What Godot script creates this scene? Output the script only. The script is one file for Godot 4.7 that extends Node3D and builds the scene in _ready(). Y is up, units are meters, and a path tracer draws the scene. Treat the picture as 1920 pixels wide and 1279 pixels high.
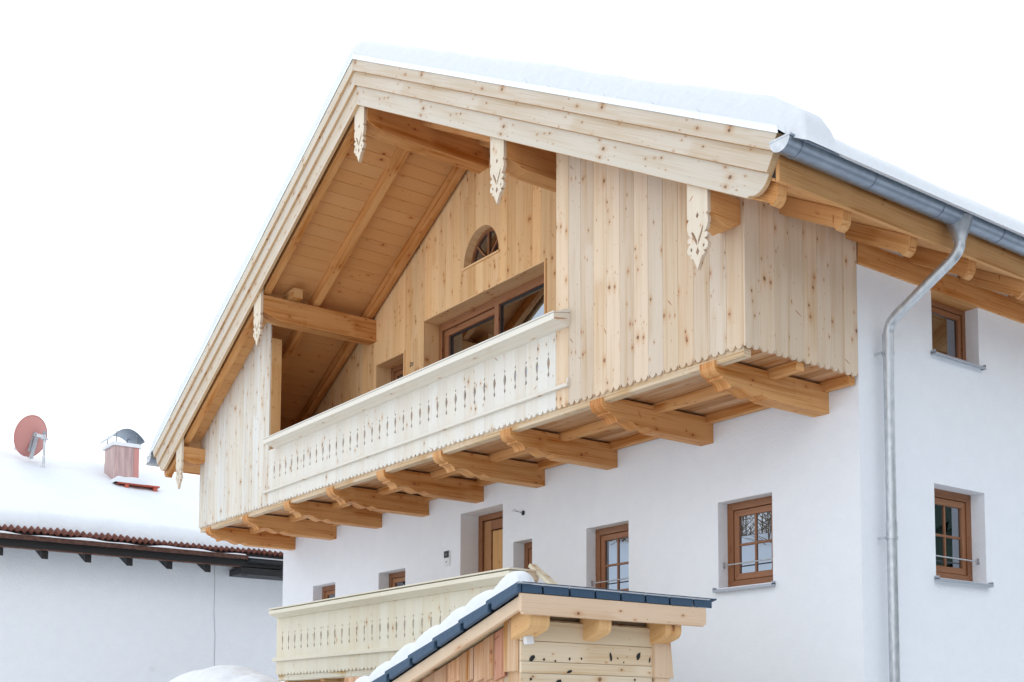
extends Node3D
# A timber and plaster chalet in winter, its neighbour and a small tiled shed.
# Metres; y = 0 is the eye level of the photographer, z = 0 the gable wall, x = 0 the corner of the house.

const GROUND := -1.7
const XR := -6.714        # ridge line of the house
const W := -13.42         # left side of the house
const K := 0.5463         # roof pitch
const TOP := 9.2625       # top of the verge boards at the ridge
const ZV := 2.15          # back of the verge boards
const ZB := -9.0          # back of the house

var rng := RandomNumberGenerator.new()
var counts := {}
var M := {}

# ---------------------------------------------------------------- mesh building
class MB:
	var v := PackedVector3Array()
	var n := PackedVector3Array()
	var t := PackedVector2Array()
	var c := PackedColorArray()
	var ix := PackedInt32Array()
	var grain := Vector3.UP
	var off := Vector2.ZERO
	var col := Color.WHITE
	var rim := Color(-1, 0, 0)
	var scale := 0.5

	func uv_of(p: Vector3, nor: Vector3) -> Vector2:
		var cr := nor.cross(grain)
		if cr.length() < 0.3:
			var q := Vector3(grain.y, grain.z, grain.x)
			cr = nor.cross(q).normalized()
			return Vector2(p.dot(cr), p.dot(nor.cross(cr)) * 0.15) * scale + off
		cr = cr.normalized()
		return Vector2(p.dot(cr), p.dot(grain)) * scale + off

	func tri(a: Vector3, b: Vector3, d: Vector3, nor: Vector3) -> void:
		tri3(a, b, d, nor, nor, nor)

	func tri3(a: Vector3, b: Vector3, d: Vector3, na: Vector3, nb: Vector3, nd: Vector3) -> void:
		var k := v.size()
		v.append(a); v.append(b); v.append(d)
		n.append(na); n.append(nb); n.append(nd)
		var f := (na + nb + nd).normalized()
		t.append(uv_of(a, f)); t.append(uv_of(b, f)); t.append(uv_of(d, f))
		c.append(col); c.append(col); c.append(col)
		if (b - a).cross(d - a).dot(f) > 0.0:
			ix.append(k); ix.append(k + 2); ix.append(k + 1)
		else:
			ix.append(k); ix.append(k + 1); ix.append(k + 2)

	func quad(a: Vector3, b: Vector3, d: Vector3, e: Vector3, nor: Vector3) -> void:
		tri(a, b, d, nor)
		tri(a, d, e, nor)

	# a polygon in the plane o + x*ax + y*ay, pushed back along depth; cf: chamfer of the front edges
	func prism(poly: PackedVector2Array, o: Vector3, ax: Vector3, ay: Vector3, depth: Vector3, cf := 0.0) -> void:
		var p := poly.duplicate()
		if Geometry2D.is_polygon_clockwise(p):
			p.reverse()
		var m := p.size()
		var dn := depth.normalized()
		var inner := p
		if cf > 0.0:
			inner = PackedVector2Array()
			for i in m:
				var e1 := (p[i] - p[(i + m - 1) % m]).normalized()
				var e2 := (p[(i + 1) % m] - p[i]).normalized()
				var n1 := Vector2(-e1.y, e1.x)
				var n2 := Vector2(-e2.y, e2.x)
				var b := n1 + n2
				var l := maxf(b.length_squared(), 0.6)
				inner.append(p[i] + b * (2.0 / l) * cf)
		var tr := Geometry2D.triangulate_polygon(inner)
		if tr.is_empty():
			inner = p
			tr = Geometry2D.triangulate_polygon(p)
		var tb := Geometry2D.triangulate_polygon(p)
		for i in range(0, tr.size(), 3):
			tri(o + ax * inner[tr[i]].x + ay * inner[tr[i]].y, o + ax * inner[tr[i + 1]].x + ay * inner[tr[i + 1]].y, o + ax * inner[tr[i + 2]].x + ay * inner[tr[i + 2]].y, -dn)
		for i in range(0, tb.size(), 3):
			tri(o + ax * p[tb[i]].x + ay * p[tb[i]].y + depth, o + ax * p[tb[i + 1]].x + ay * p[tb[i + 1]].y + depth, o + ax * p[tb[i + 2]].x + ay * p[tb[i + 2]].y + depth, dn)
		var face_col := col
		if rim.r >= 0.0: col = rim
		for i in m:
			var j := (i + 1) % m
			var e := p[j] - p[i]
			if e.length() < 1e-6:
				continue
			var o2 := Vector2(e.y, -e.x).normalized()
			var nor := (ax * o2.x + ay * o2.y).normalized()
			var a := o + ax * p[i].x + ay * p[i].y
			var b := o + ax * p[j].x + ay * p[j].y
			var s := dn * cf
			quad(a + s, b + s, b + depth, a + depth, nor)
			if cf > 0.0:
				var ai := o + ax * inner[i].x + ay * inner[i].y
				var bi := o + ax * inner[j].x + ay * inner[j].y
				quad(ai, bi, b + s, a + s, (nor - dn).normalized())
		col = face_col

	func box(lo: Vector3, hi: Vector3, cf := 0.0) -> void:
		var p := PackedVector2Array([Vector2(lo.x, lo.y), Vector2(hi.x, lo.y), Vector2(hi.x, hi.y), Vector2(lo.x, hi.y)])
		prism(p, Vector3(0, 0, hi.z), Vector3.RIGHT, Vector3.UP, Vector3(0, 0, lo.z - hi.z), cf)

	# a bar from a to b, w wide (along side) and h high
	func bar(a: Vector3, b: Vector3, w: float, h: float, up := Vector3.UP, cf := 0.0) -> void:
		var d := b - a
		var side := d.cross(up).normalized()
		var u2 := side.cross(d).normalized()
		var p := PackedVector2Array([Vector2(-w, -h) / 2, Vector2(w, -h) / 2, Vector2(w, h) / 2, Vector2(-w, h) / 2])
		prism(p, a, side, u2, d, cf)

	# a round tube along a path; radii one per point
	func tube(path: Array, radii: Array, sides := 16, caps := true, squash := 1.0) -> void:
		var rings := []
		var norms := []
		var last := Vector3.ZERO
		for i in path.size():
			var d: Vector3
			if i == 0: d = path[1] - path[0]
			elif i == path.size() - 1: d = path[i] - path[i - 1]
			else: d = (path[i + 1] - path[i]).normalized() + (path[i] - path[i - 1]).normalized()
			d = d.normalized()
			var s := last
			if i == 0:
				s = d.cross(Vector3.UP)
				if s.length() < 0.1: s = d.cross(Vector3.RIGHT)
			s = (s - d * s.dot(d)).normalized()
			last = s
			var u := s.cross(d).normalized()
			var ring := []
			var nn := []
			for k in sides:
				var g := TAU * k / sides
				var w := s * cos(g) + u * sin(g) * squash
				ring.append(path[i] + w * radii[i])
				nn.append(w.normalized())
			rings.append(ring)
			norms.append(nn)
		for i in path.size() - 1:
			for k in sides:
				var l := (k + 1) % sides
				tri3(rings[i][k], rings[i][l], rings[i + 1][l], norms[i][k], norms[i][l], norms[i + 1][l])
				tri3(rings[i][k], rings[i + 1][l], rings[i + 1][k], norms[i][k], norms[i + 1][l], norms[i + 1][k])
		if caps:
			for e in [0, path.size() - 1]:
				var nr: Vector3 = (path[0] - path[1]).normalized() if e == 0 else (path[e] - path[e - 1]).normalized()
				for k in range(1, sides - 1):
					tri(rings[e][0], rings[e][k], rings[e][k + 1], nr)

	# rows of points, smooth
	func grid(rows: Array, flip := false) -> void:
		var h := rows.size()
		var w: int = rows[0].size()
		var ns := []
		for i in h:
			var r := []
			for j in w:
				var du: Vector3 = rows[i][mini(j + 1, w - 1)] - rows[i][maxi(j - 1, 0)]
				var dv: Vector3 = rows[mini(i + 1, h - 1)][j] - rows[maxi(i - 1, 0)][j]
				var q := du.cross(dv).normalized()
				if q.length() < 0.5: q = Vector3.UP
				r.append(-q if flip else q)
			ns.append(r)
		for i in h - 1:
			for j in w - 1:
				tri3(rows[i][j], rows[i][j + 1], rows[i + 1][j + 1], ns[i][j], ns[i][j + 1], ns[i + 1][j + 1])
				tri3(rows[i][j], rows[i + 1][j + 1], rows[i + 1][j], ns[i][j], ns[i + 1][j + 1], ns[i + 1][j])

	func mesh() -> ArrayMesh:
		var a := []
		a.resize(Mesh.ARRAY_MAX)
		a[Mesh.ARRAY_VERTEX] = v
		a[Mesh.ARRAY_NORMAL] = n
		a[Mesh.ARRAY_TEX_UV] = t
		a[Mesh.ARRAY_COLOR] = c
		a[Mesh.ARRAY_INDEX] = ix
		var m := ArrayMesh.new()
		m.add_surface_from_arrays(Mesh.PRIMITIVE_TRIANGLES, a)
		return m

func mb(col := Color.WHITE, grain := Vector3.UP) -> MB:
	var b := MB.new()
	b.col = col
	b.grain = grain
	b.off = Vector2(rng.randf(), rng.randf())
	return b

func vary(c: Color, amount := 0.07) -> Color:
	var k := 1.0 + rng.randf_range(-amount, amount)
	var w := rng.randf_range(-amount, amount) * 1.6
	return Color(c.r * k, c.g * k * (1.0 - w * 0.4), c.b * k * (1.0 - w))

func numbered(called: String, parent: Node) -> String:
	var key := str(parent.get_instance_id()) + called
	var k: int = counts.get(key, 0)
	counts[key] = k + 1
	return called if k == 0 else "%s_%03d" % [called, k]

func part(called: String, b: MB, mat: Material, parent: Node) -> MeshInstance3D:
	var o := MeshInstance3D.new()
	o.name = numbered(called, parent)
	o.mesh = b.mesh()
	o.material_override = mat
	parent.add_child(o, true)
	return o

func node(called: String, parent: Node) -> Node3D:
	var o := Node3D.new()
	o.name = numbered(called, parent)
	parent.add_child(o, true)
	return o

func tag(o: Node, label: String, category: String, group := "", kind := "") -> Node:
	o.set_meta("label", label)
	o.set_meta("category", category)
	if group != "": o.set_meta("group", group)
	if kind != "": o.set_meta("kind", kind)
	return o

func P(a: Array) -> PackedVector2Array:
	var r := PackedVector2Array()
	for q in a: r.append(Vector2(q[0], q[1]))
	return r

# ---------------------------------------------------------------- materials
func noise_bytes(w: int, h: int, freq: float, sd: int, tw: int, th: int) -> PackedByteArray:
	var f := FastNoiseLite.new()
	f.seed = sd
	f.noise_type = FastNoiseLite.TYPE_SIMPLEX_SMOOTH
	f.frequency = freq
	f.fractal_octaves = 3
	var im := f.get_seamless_image(w, h)
	im.convert(Image.FORMAT_L8)
	if w != tw or h != th: im.resize(tw, th, Image.INTERPOLATE_CUBIC)
	return im.get_data()

func wood_texture(sd: int, knots: int, strength: float, cracks := 0) -> ImageTexture:
	var s := 1024
	var fine := noise_bytes(1024, 12, 0.09, sd, s, s)
	var mid := noise_bytes(256, 10, 0.06, sd + 1, s, s)
	var big := noise_bytes(48, 12, 0.05, sd + 2, s, s)
	var px := PackedFloat32Array()
	px.resize(s * s * 3)
	for i in s * s:
		var f := fine[i] / 255.0
		var m := mid[i] / 255.0
		var g := (absf(f - 0.5) * 1.5 + maxf(0.0, m - 0.5) * 1.3 + (big[i] / 255.0 - 0.5) * 0.9) * strength
		px[i * 3] = 1.0 - 0.20 * g
		px[i * 3 + 1] = 1.0 - 0.34 * g
		px[i * 3 + 2] = 1.0 - 0.52 * g
	var r := RandomNumberGenerator.new()
	r.seed = sd
	for k in knots:
		var cx := r.randi() % s
		var cy := r.randi() % s
		var kind := r.randf()
		var ra := r.randf_range(1.4, 2.6) if kind < 0.5 else 2.6 + 7.5 * pow(r.randf(), 2.0)
		var el := r.randf_range(0.85, 1.35)
		var tilt := r.randf_range(-0.5, 0.5)
		var feather := kind > 0.955
		if feather:
			ra = r.randf_range(2.5, 4.0)
			el = r.randf_range(5.0, 9.0)
			tilt = r.randf_range(0.5, 1.1) * (1.0 if r.randf() < 0.5 else -1.0)
		var dark := r.randf_range(0.30, 0.60) if kind < 0.5 else r.randf_range(0.25, 0.75)
		if feather: dark = 0.68
		var R := int(ra * (el * 1.2 if feather else 6.0)) + 6
		var ct := cos(tilt)
		var sn := sin(tilt)
		for dy in range(-R * 2 if not feather else -R, (R * 2 if not feather else R) + 1):
			for dx in range(-R, R + 1):
				var qx := dx * ct + dy * sn
				var qy := -dx * sn + dy * ct
				var d := sqrt(qx * qx + (qy / el) * (qy / el)) / ra
				var core := 1.0 - smoothstep(0.65, 1.25, d)
				var halo := 0.0
				if not feather:
					var dh := sqrt(float(dx * dx) + (dy / 2.0) * (dy / 2.0)) / (ra * 3.8)
					halo = maxf(0.0, 1.0 - dh)
					halo = halo * halo * 0.55
					if kind < 0.5: halo *= 0.4
				if core <= 0.0 and halo <= 0.0: continue
				var i := (((cy + dy + s * 4) % s) * s + (cx + dx + s * 4) % s) * 3
				var q := 1.0 - halo
				px[i] *= lerpf(1.0 - halo * 0.35, dark * 0.95, core)
				px[i + 1] *= lerpf(1.0 - halo * 0.8, dark * 0.62, core)
				px[i + 2] *= lerpf(q - halo * 0.2, dark * 0.46, core)
	# drying checks: thin dark lines along the grain
	for k in cracks:
		var cx := r.randf() * s
		var cy := r.randi() % s
		var ln := r.randi_range(60, 420)
		var w := r.randf_range(0.35, 0.7)
		for dy in ln:
			cx += r.randf_range(-0.35, 0.35)
			var a := w * sin(PI * dy / ln)
			var i := (((cy + dy) % s) * s + (int(cx) + s * 4) % s) * 3
			px[i] *= 1.0 - a * 0.6
			px[i + 1] *= 1.0 - a * 0.75
			px[i + 2] *= 1.0 - a * 0.85
	var by := PackedByteArray()
	by.resize(s * s * 3)
	for i in s * s * 3:
		by[i] = int(clampf(pow(maxf(px[i], 0.0), 0.4545), 0.0, 1.0) * 255.0)
	return ImageTexture.create_from_image(Image.create_from_data(s, s, false, Image.FORMAT_RGB8, by))

func noise_tex(sz: int, freq: float, sd: int, normal := false, bump := 4.0, lo := Color.BLACK, hi := Color.WHITE) -> NoiseTexture2D:
	var f := FastNoiseLite.new()
	f.seed = sd
	f.frequency = freq
	f.fractal_octaves = 4
	var t := NoiseTexture2D.new()
	t.width = sz
	t.height = sz
	t.seamless = true
	t.noise = f
	if normal:
		t.as_normal_map = true
		t.bump_strength = bump
	else:
		var g := Gradient.new()
		g.set_color(0, lo)
		g.set_color(1, hi)
		t.color_ramp = g
	return t

func srgb(r: float, g: float, b: float) -> Color:
	return Color(r, g, b).linear_to_srgb()

func plain(c: Color, rough: float, metal := 0.0) -> StandardMaterial3D:
	var m := StandardMaterial3D.new()
	m.albedo_color = c
	m.roughness = rough
	m.metallic = metal
	return m

func make_materials() -> void:
	var wm := StandardMaterial3D.new()
	wm.vertex_color_use_as_albedo = true
	wm.albedo_texture = wood_texture(11, 120, 0.72, 14)
	wm.roughness = 0.72
	M.wood = wm
	var cw := StandardMaterial3D.new()
	cw.vertex_color_use_as_albedo = true
	cw.albedo_texture = wood_texture(53, 55, 0.30)
	cw.roughness = 0.72
	M.clear = cw
	var beam := StandardMaterial3D.new()
	beam.vertex_color_use_as_albedo = true
	beam.albedo_texture = wood_texture(29, 75, 2.0, 40)
	beam.roughness = 0.66
	M.beam = beam
	# white render
	var pl := plain(srgb(0.865, 0.88, 0.91), 0.92)
	pl.albedo_texture = noise_tex(512, 0.008, 5, false, 0.0, Color(0.988, 0.988, 0.99), Color(1, 1, 1))
	pl.normal_enabled = true
	pl.normal_texture = noise_tex(512, 0.09, 6, true, 3.0)
	pl.normal_scale = 0.35
	pl.uv1_triplanar = true
	pl.uv1_world_triplanar = true
	pl.uv1_scale = Vector3(0.7, 0.7, 0.7)
	M.plaster = pl
	var pr := pl.duplicate()
	pr.albedo_color = srgb(0.85, 0.86, 0.88)
	pr.normal_texture = noise_tex(512, 0.04, 8, true, 8.0)
	pr.normal_scale = 0.3
	M.rough_plaster = pr
	var sn := plain(srgb(0.69, 0.705, 0.73), 0.75)  # darker than true snow: shade put into the colour to show its edges
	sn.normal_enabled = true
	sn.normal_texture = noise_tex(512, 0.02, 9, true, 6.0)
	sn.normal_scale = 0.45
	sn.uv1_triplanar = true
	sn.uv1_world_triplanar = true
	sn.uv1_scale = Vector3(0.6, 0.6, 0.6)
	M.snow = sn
	var gs := sn.duplicate()
	gs.albedo_color = srgb(0.85, 0.87, 0.89)
	M.ground_snow = gs
	var zn := plain(srgb(0.34, 0.39, 0.45), 0.42, 0.85)
	zn.albedo_texture = noise_tex(256, 0.02, 12, false, 0.0, Color(0.88, 0.89, 0.91), Color(1, 1, 1))
	zn.uv1_triplanar = true
	zn.uv1_world_triplanar = true
	zn.uv1_scale = Vector3(1.3, 1.3, 1.3)
	M.zinc = zn
	var gz := plain(srgb(0.70, 0.71, 0.72), 0.38, 0.8)
	gz.albedo_texture = noise_tex(256, 0.03, 13, false, 0.0, Color(0.80, 0.82, 0.84), Color(1, 1, 1))
	gz.uv1_triplanar = true
	gz.uv1_world_triplanar = true
	gz.uv1_scale = Vector3(2.0, 0.8, 2.0)
	M.galvanised = gz
	var fl: StandardMaterial3D = gz.duplicate()
	fl.albedo_texture = null
	fl.albedo_color = srgb(0.78, 0.84, 0.88)
	M.flashing = fl
	M.sill = plain(srgb(0.42, 0.45, 0.50), 0.5, 0.5)
	var fr := StandardMaterial3D.new()
	fr.vertex_color_use_as_albedo = true
	fr.albedo_texture = wm.albedo_texture
	fr.roughness = 0.45
	fr.uv1_scale = Vector3(1.7, 0.8, 1)
	M.stained = fr
	var gl := StandardMaterial3D.new()
	gl.transparency = BaseMaterial3D.TRANSPARENCY_ALPHA
	gl.albedo_color = Color(0.60, 0.63, 0.67, 0.55)
	gl.metallic = 1.0
	gl.roughness = 0.0
	M.glass = gl
	M.gasket = plain(srgb(0.02, 0.022, 0.025), 0.6)
	M.room = plain(srgb(0.25, 0.24, 0.23), 0.9)
	M.curtain = plain(srgb(0.45, 0.47, 0.5), 0.9)
	var rt := plain(srgb(0.03, 0.070, 0.125), 0.5)
	rt.normal_enabled = true
	rt.normal_texture = noise_tex(256, 0.06, 15, true, 3.0)
	rt.normal_scale = 0.25
	rt.uv1_triplanar = true
	rt.uv1_world_triplanar = true
	M.slate = rt
	M.black = plain(srgb(0.012, 0.012, 0.013), 0.5)
	M.dark_tile = plain(srgb(0.03, 0.032, 0.036), 0.6)
	var cp := plain(srgb(0.20, 0.10, 0.07), 0.45, 0.5)
	cp.albedo_texture = noise_tex(256, 0.03, 17, false, 0.0, Color(0.6, 0.55, 0.55), Color(1, 1, 1))
	cp.uv1_triplanar = true
	cp.uv1_world_triplanar = true
	M.copper = cp
	var ch := plain(srgb(0.60, 0.42, 0.39), 0.45, 0.25)
	ch.albedo_texture = noise_tex(256, 0.015, 18, false, 0.0, Color(0.80, 0.78, 0.80), Color(1, 1, 1))
	ch.uv1_triplanar = true
	ch.uv1_world_triplanar = true
	ch.uv1_scale = Vector3(2.2, 0.25, 2.2)
	M.chimney = ch
	var ti := plain(srgb(0.27, 0.075, 0.04), 0.8)
	ti.albedo_texture = noise_tex(256, 0.04, 19, false, 0.0, Color(0.45, 0.42, 0.42), Color(1, 1, 1))
	ti.uv1_triplanar = true
	ti.uv1_world_triplanar = true
	M.clay = ti
	M.dish = plain(srgb(0.55, 0.24, 0.21), 0.45)
	M.red = plain(srgb(0.45, 0.09, 0.05), 0.6)
	M.white = plain(srgb(0.78, 0.79, 0.80), 0.5)
	M.grey = plain(srgb(0.3, 0.32, 0.35), 0.5)
	M.end_black = plain(srgb(0.01, 0.01, 0.01), 0.4)
	var asp := plain(srgb(0.055, 0.055, 0.058), 0.75)
	asp.albedo_texture = noise_tex(256, 0.05, 41, false, 0.0, Color(0.7, 0.7, 0.7), Color(1, 1, 1))
	asp.uv1_triplanar = true
	asp.uv1_world_triplanar = true
	M.asphalt = asp
	M.bark = plain(srgb(0.26, 0.19, 0.13), 0.9)

const PALE := Color(0.745, 0.70, 0.625)     # paler spruce of the balcony
const SPRUCE := Color(0.68, 0.545, 0.41)   # planed spruce cladding
const WARM := Color(0.82, 0.53, 0.27)      # warmer-toned spruce under the roof
const VERGE := Color(0.62, 0.535, 0.435)
const TIMBER := Color(0.67, 0.345, 0.13)   # oiled structural timber
const HONEY := Color(0.66, 0.40, 0.18)
const GREENISH := Color(0.73, 0.675, 0.54)
const LARCH := Color(0.60, 0.38, 0.245)
const LARCH_PALE := Color(0.68, 0.49, 0.33)
const STAIN := Color(0.27, 0.115, 0.05)

# ---------------------------------------------------------------- helpers for boards
# vertical boards over a region given as a polygon in (u, y); holes are cut out of every board they touch
func boards(parent: Node, called: String, mat: Material, us: Array, y0: float, y1: float, region: PackedVector2Array, holes: Array, o: Vector3, ax: Vector3, depth: Vector3, col: Color, foot := 0.0, amount := 0.07, gap := 0.0025) -> void:
	for i in us.size() - 1:
		var a: float = us[i] + gap * 0.5
		var b: float = us[i + 1] - gap * 0.5
		var pts := []
		if foot > 0.0:
			pts = scallop(a, b, y0, foot)
		else:
			pts = [[a, y0], [b, y0]]
		pts.append([b, y1])
		pts.append([a, y1])
		var list := [P(pts)]
		if region.size() > 2:
			list = Geometry2D.intersect_polygons(list[0], region)
		for h in holes:
			var nx := []
			for q in list:
				for r in Geometry2D.clip_polygons(q, h):
					if not Geometry2D.is_polygon_clockwise(r): nx.append(r)
			list = nx
		var c := vary(col, amount)
		var at := Vector2(rng.randf(), rng.randf())
		for q in list:
			if q.size() < 3: continue
			var bm := mb(c, Vector3.UP)
			bm.off = at
			bm.prism(q, o, ax, Vector3.UP, depth, 0.002)
			part(called, bm, mat, parent)

# lower edge of a board: two round lobes with a small tooth at each side
func scallop(a: float, b: float, y: float, h: float) -> Array:
	var r := []
	var w := b - a
	var tooth := minf(0.012, w * 0.06)
	r.append([a, y + h * 0.35])
	r.append([a + tooth, y + h])
	for l in 2:
		var x0 := a + tooth + (w - 2 * tooth) * l / 2.0
		var x1 := a + tooth + (w - 2 * tooth) * (l + 1) / 2.0
		for k in range(1, 6):
			var s := k / 6.0
			r.append([lerpf(x0, x1, s), y + h * (1.0 - pow(sin(PI * s), 0.7))])
		r.append([x1, y + h])
	r.append([b, y + h * 0.35])
	return r

func steps(a: float, b: float, n: int) -> Array:
	var r := []
	for i in n + 1: r.append(lerpf(a, b, float(i) / n))
	return r

func baluster_hole(x: float, y: float) -> Array:
	# a small lozenge above a slim leaf that ends in a drop; y is the top
	var half := [[0.0, -0.053], [0.017, -0.08], [0.026, -0.122], [0.019, -0.165], [0.005, -0.205], [0.0035, -0.22], [0.011, -0.242], [0.022, -0.266], [0.009, -0.281], [0.0, -0.293]]
	var body := []
	for q in half: body.append([x + q[0], y + q[1]])
	for i in range(half.size() - 2, 0, -1): body.append([x - half[i][0], y + half[i][1]])
	return [P(body), P([[x, y], [x + 0.015, y - 0.02], [x, y - 0.041], [x - 0.015, y - 0.02]])]

func roof_y(x: float, off: float) -> float:
	return TOP - off - K * absf(x - XR)

func mirror(p: PackedVector2Array) -> PackedVector2Array:
	var r := PackedVector2Array()
	for q in p: r.append(Vector2(2 * XR - q.x, q.y))
	return r

func slope_dir(side: int) -> Vector3:
	return Vector3(side, -K, 0).normalized()

# ---------------------------------------------------------------- windows
# opening w x h in a wall; local x to the right seen from outside, y up, z outwards
func window(parent: Node, at: Vector3, turn: float, w: float, h: float, d: float, nx: int, ny: int, opt := {}) -> Node3D:
	var o := node("window", parent)
	o.position = at
	o.rotation.y = turn
	var fw: float = opt.get("fw", 0.088)
	var sw: float = opt.get("sw", 0.072)
	var bot: float = opt.get("bot", 0.09)
	var c := vary(STAIN, 0.08)
	var z0 := -d
	var f := mb(c, Vector3.UP)
	f.prism(P([[0, 0], [fw, bot], [fw, h - fw], [0, h]]), Vector3(0, 0, z0), Vector3.RIGHT, Vector3.UP, Vector3(0, 0, -0.075), 0.004)
	f.prism(P([[w, 0], [w, h], [w - fw, h - fw], [w - fw, bot]]), Vector3(0, 0, z0), Vector3.RIGHT, Vector3.UP, Vector3(0, 0, -0.075), 0.004)
	f.grain = Vector3.RIGHT
	f.prism(P([[0, h], [fw, h - fw], [w - fw, h - fw], [w, h]]), Vector3(0, 0, z0), Vector3.RIGHT, Vector3.UP, Vector3(0, 0, -0.075), 0.004)
	f.prism(P([[0, 0], [w, 0], [w - fw, bot], [fw, bot]]), Vector3(0, 0, z0), Vector3.RIGHT, Vector3.UP, Vector3(0, 0, -0.075), 0.004)
	part("frame", f, M.stained, o)
	var x0 := fw + 0.006
	var x1 := w - fw - 0.006
	var y0 := bot + 0.006
	var y1 := h - fw - 0.006
	var s := mb(vary(STAIN * 1.12, 0.05), Vector3.UP)
	var zs := z0 - 0.016
	s.prism(P([[x0, y0], [x0 + sw, y0 + sw], [x0 + sw, y1 - sw], [x0, y1]]), Vector3(0, 0, zs), Vector3.RIGHT, Vector3.UP, Vector3(0, 0, -0.055), 0.004)
	s.prism(P([[x1, y0], [x1, y1], [x1 - sw, y1 - sw], [x1 - sw, y0 + sw]]), Vector3(0, 0, zs), Vector3.RIGHT, Vector3.UP, Vector3(0, 0, -0.055), 0.004)
	s.grain = Vector3.RIGHT
	s.prism(P([[x0, y1], [x0 + sw, y1 - sw], [x1 - sw, y1 - sw], [x1, y1]]), Vector3(0, 0, zs), Vector3.RIGHT, Vector3.UP, Vector3(0, 0, -0.055), 0.004)
	s.prism(P([[x0, y0], [x1, y0], [x1 - sw, y0 + sw], [x0 + sw, y0 + sw]]), Vector3(0, 0, zs), Vector3.RIGHT, Vector3.UP, Vector3(0, 0, -0.055), 0.004)
	part("sash", s, M.stained, o)
	var gx0 := x0 + sw
	var gx1 := x1 - sw
	var gy0 := y0 + sw
	var gy1 := y1 - sw
	var bw := 0.028
	for i in nx:
		for j in ny:
			var a := lerpf(gx0, gx1, float(i) / nx) + (bw * 0.5 if i > 0 else 0.0)
			var b := lerpf(gx0, gx1, float(i + 1) / nx) - (bw * 0.5 if i < nx - 1 else 0.0)
			var e := lerpf(gy0, gy1, float(j) / ny) + (bw * 0.5 if j > 0 else 0.0)
			var g := lerpf(gy0, gy1, float(j + 1) / ny) - (bw * 0.5 if j < ny - 1 else 0.0)
			var gm := mb()
			gm.box(Vector3(a, e, zs - 0.030), Vector3(b, g, zs - 0.024))
			part("pane", gm, M.glass, o)
	for i in range(1, nx):
		var q := mb(vary(STAIN, 0.05), Vector3.UP)
		var x := lerpf(gx0, gx1, float(i) / nx)
		q.box(Vector3(x - bw / 2, gy0, zs - 0.036), Vector3(x + bw / 2, gy1, zs - 0.008), 0.004)
		part("glazing_bar", q, M.stained, o)
	for j in range(1, ny):
		var q := mb(vary(STAIN, 0.05), Vector3.RIGHT)
		var y := lerpf(gy0, gy1, float(j) / ny)
		q.box(Vector3(gx0, y - bw / 2, zs - 0.034), Vector3(gx1, y + bw / 2, zs - 0.010), 0.004)
		part("glazing_bar", q, M.stained, o)
	if opt.get("sill", false):
		var l := mb(Color.WHITE, Vector3.RIGHT)
		l.prism(P([[-d, -0.004], [0.058, -0.020], [0.064, -0.022], [0.064, -0.052], [0.059, -0.052], [0.056, -0.030], [-d, -0.014]]), Vector3(-0.035, 0, 0), Vector3(0, 0, 1), Vector3.UP, Vector3(w + 0.07, 0, 0))
		for e in [-0.035, w + 0.031]:
			l.box(Vector3(e, -0.05, -0.001), Vector3(e + 0.004, 0.006, 0.062))
		part("sill", l, M.sill, o)
	if opt.has("rod"):
		var y: float = opt.rod
		var r := mb()
		r.tube([Vector3(0.012, y, -d * 0.55), Vector3(w - 0.012, y, -d * 0.55)], [0.008, 0.008], 8)
		for e in [0.0, w - 0.012]:
			r.box(Vector3(e + 0.002, y - 0.035, -d * 0.55 - 0.016), Vector3(e + 0.010, y + 0.035, -d * 0.55 + 0.016), 0.002)
		part("guard_rod", r, M.galvanised, o)
	if opt.get("curtain", false):
		var q := mb()
		var rows := []
		for j in 2:
			var row := []
			for i in 41:
				row.append(Vector3(lerpf(gx0 - 0.05, gx1 + 0.05, i / 40.0), [gy0 - 0.1, gy1 + 0.1][j], zs - 0.14 + 0.02 * sin(i * 1.1)))
			rows.append(row)
		q.grid(rows)
		part("curtain", q, M.curtain, o)
	return o

# ---------------------------------------------------------------- the house
func carve_box(parent: Node, lo: Vector3, hi: Vector3, mat: Material) -> void:
	var b := CSGBox3D.new()
	b.name = numbered("opening", parent)
	b.size = hi - lo
	b.position = (hi + lo) / 2
	b.operation = CSGShape3D.OPERATION_SUBTRACTION
	b.material = mat
	parent.add_child(b, true)

func arch_poly(cx: float, y: float, r: float, n := 24) -> PackedVector2Array:
	var a := PackedVector2Array()
	for i in n + 1:
		var g := PI * i / n
		a.append(Vector2(cx + r * cos(g), y + (r + 0.05) * sin(g)))
	return a

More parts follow.
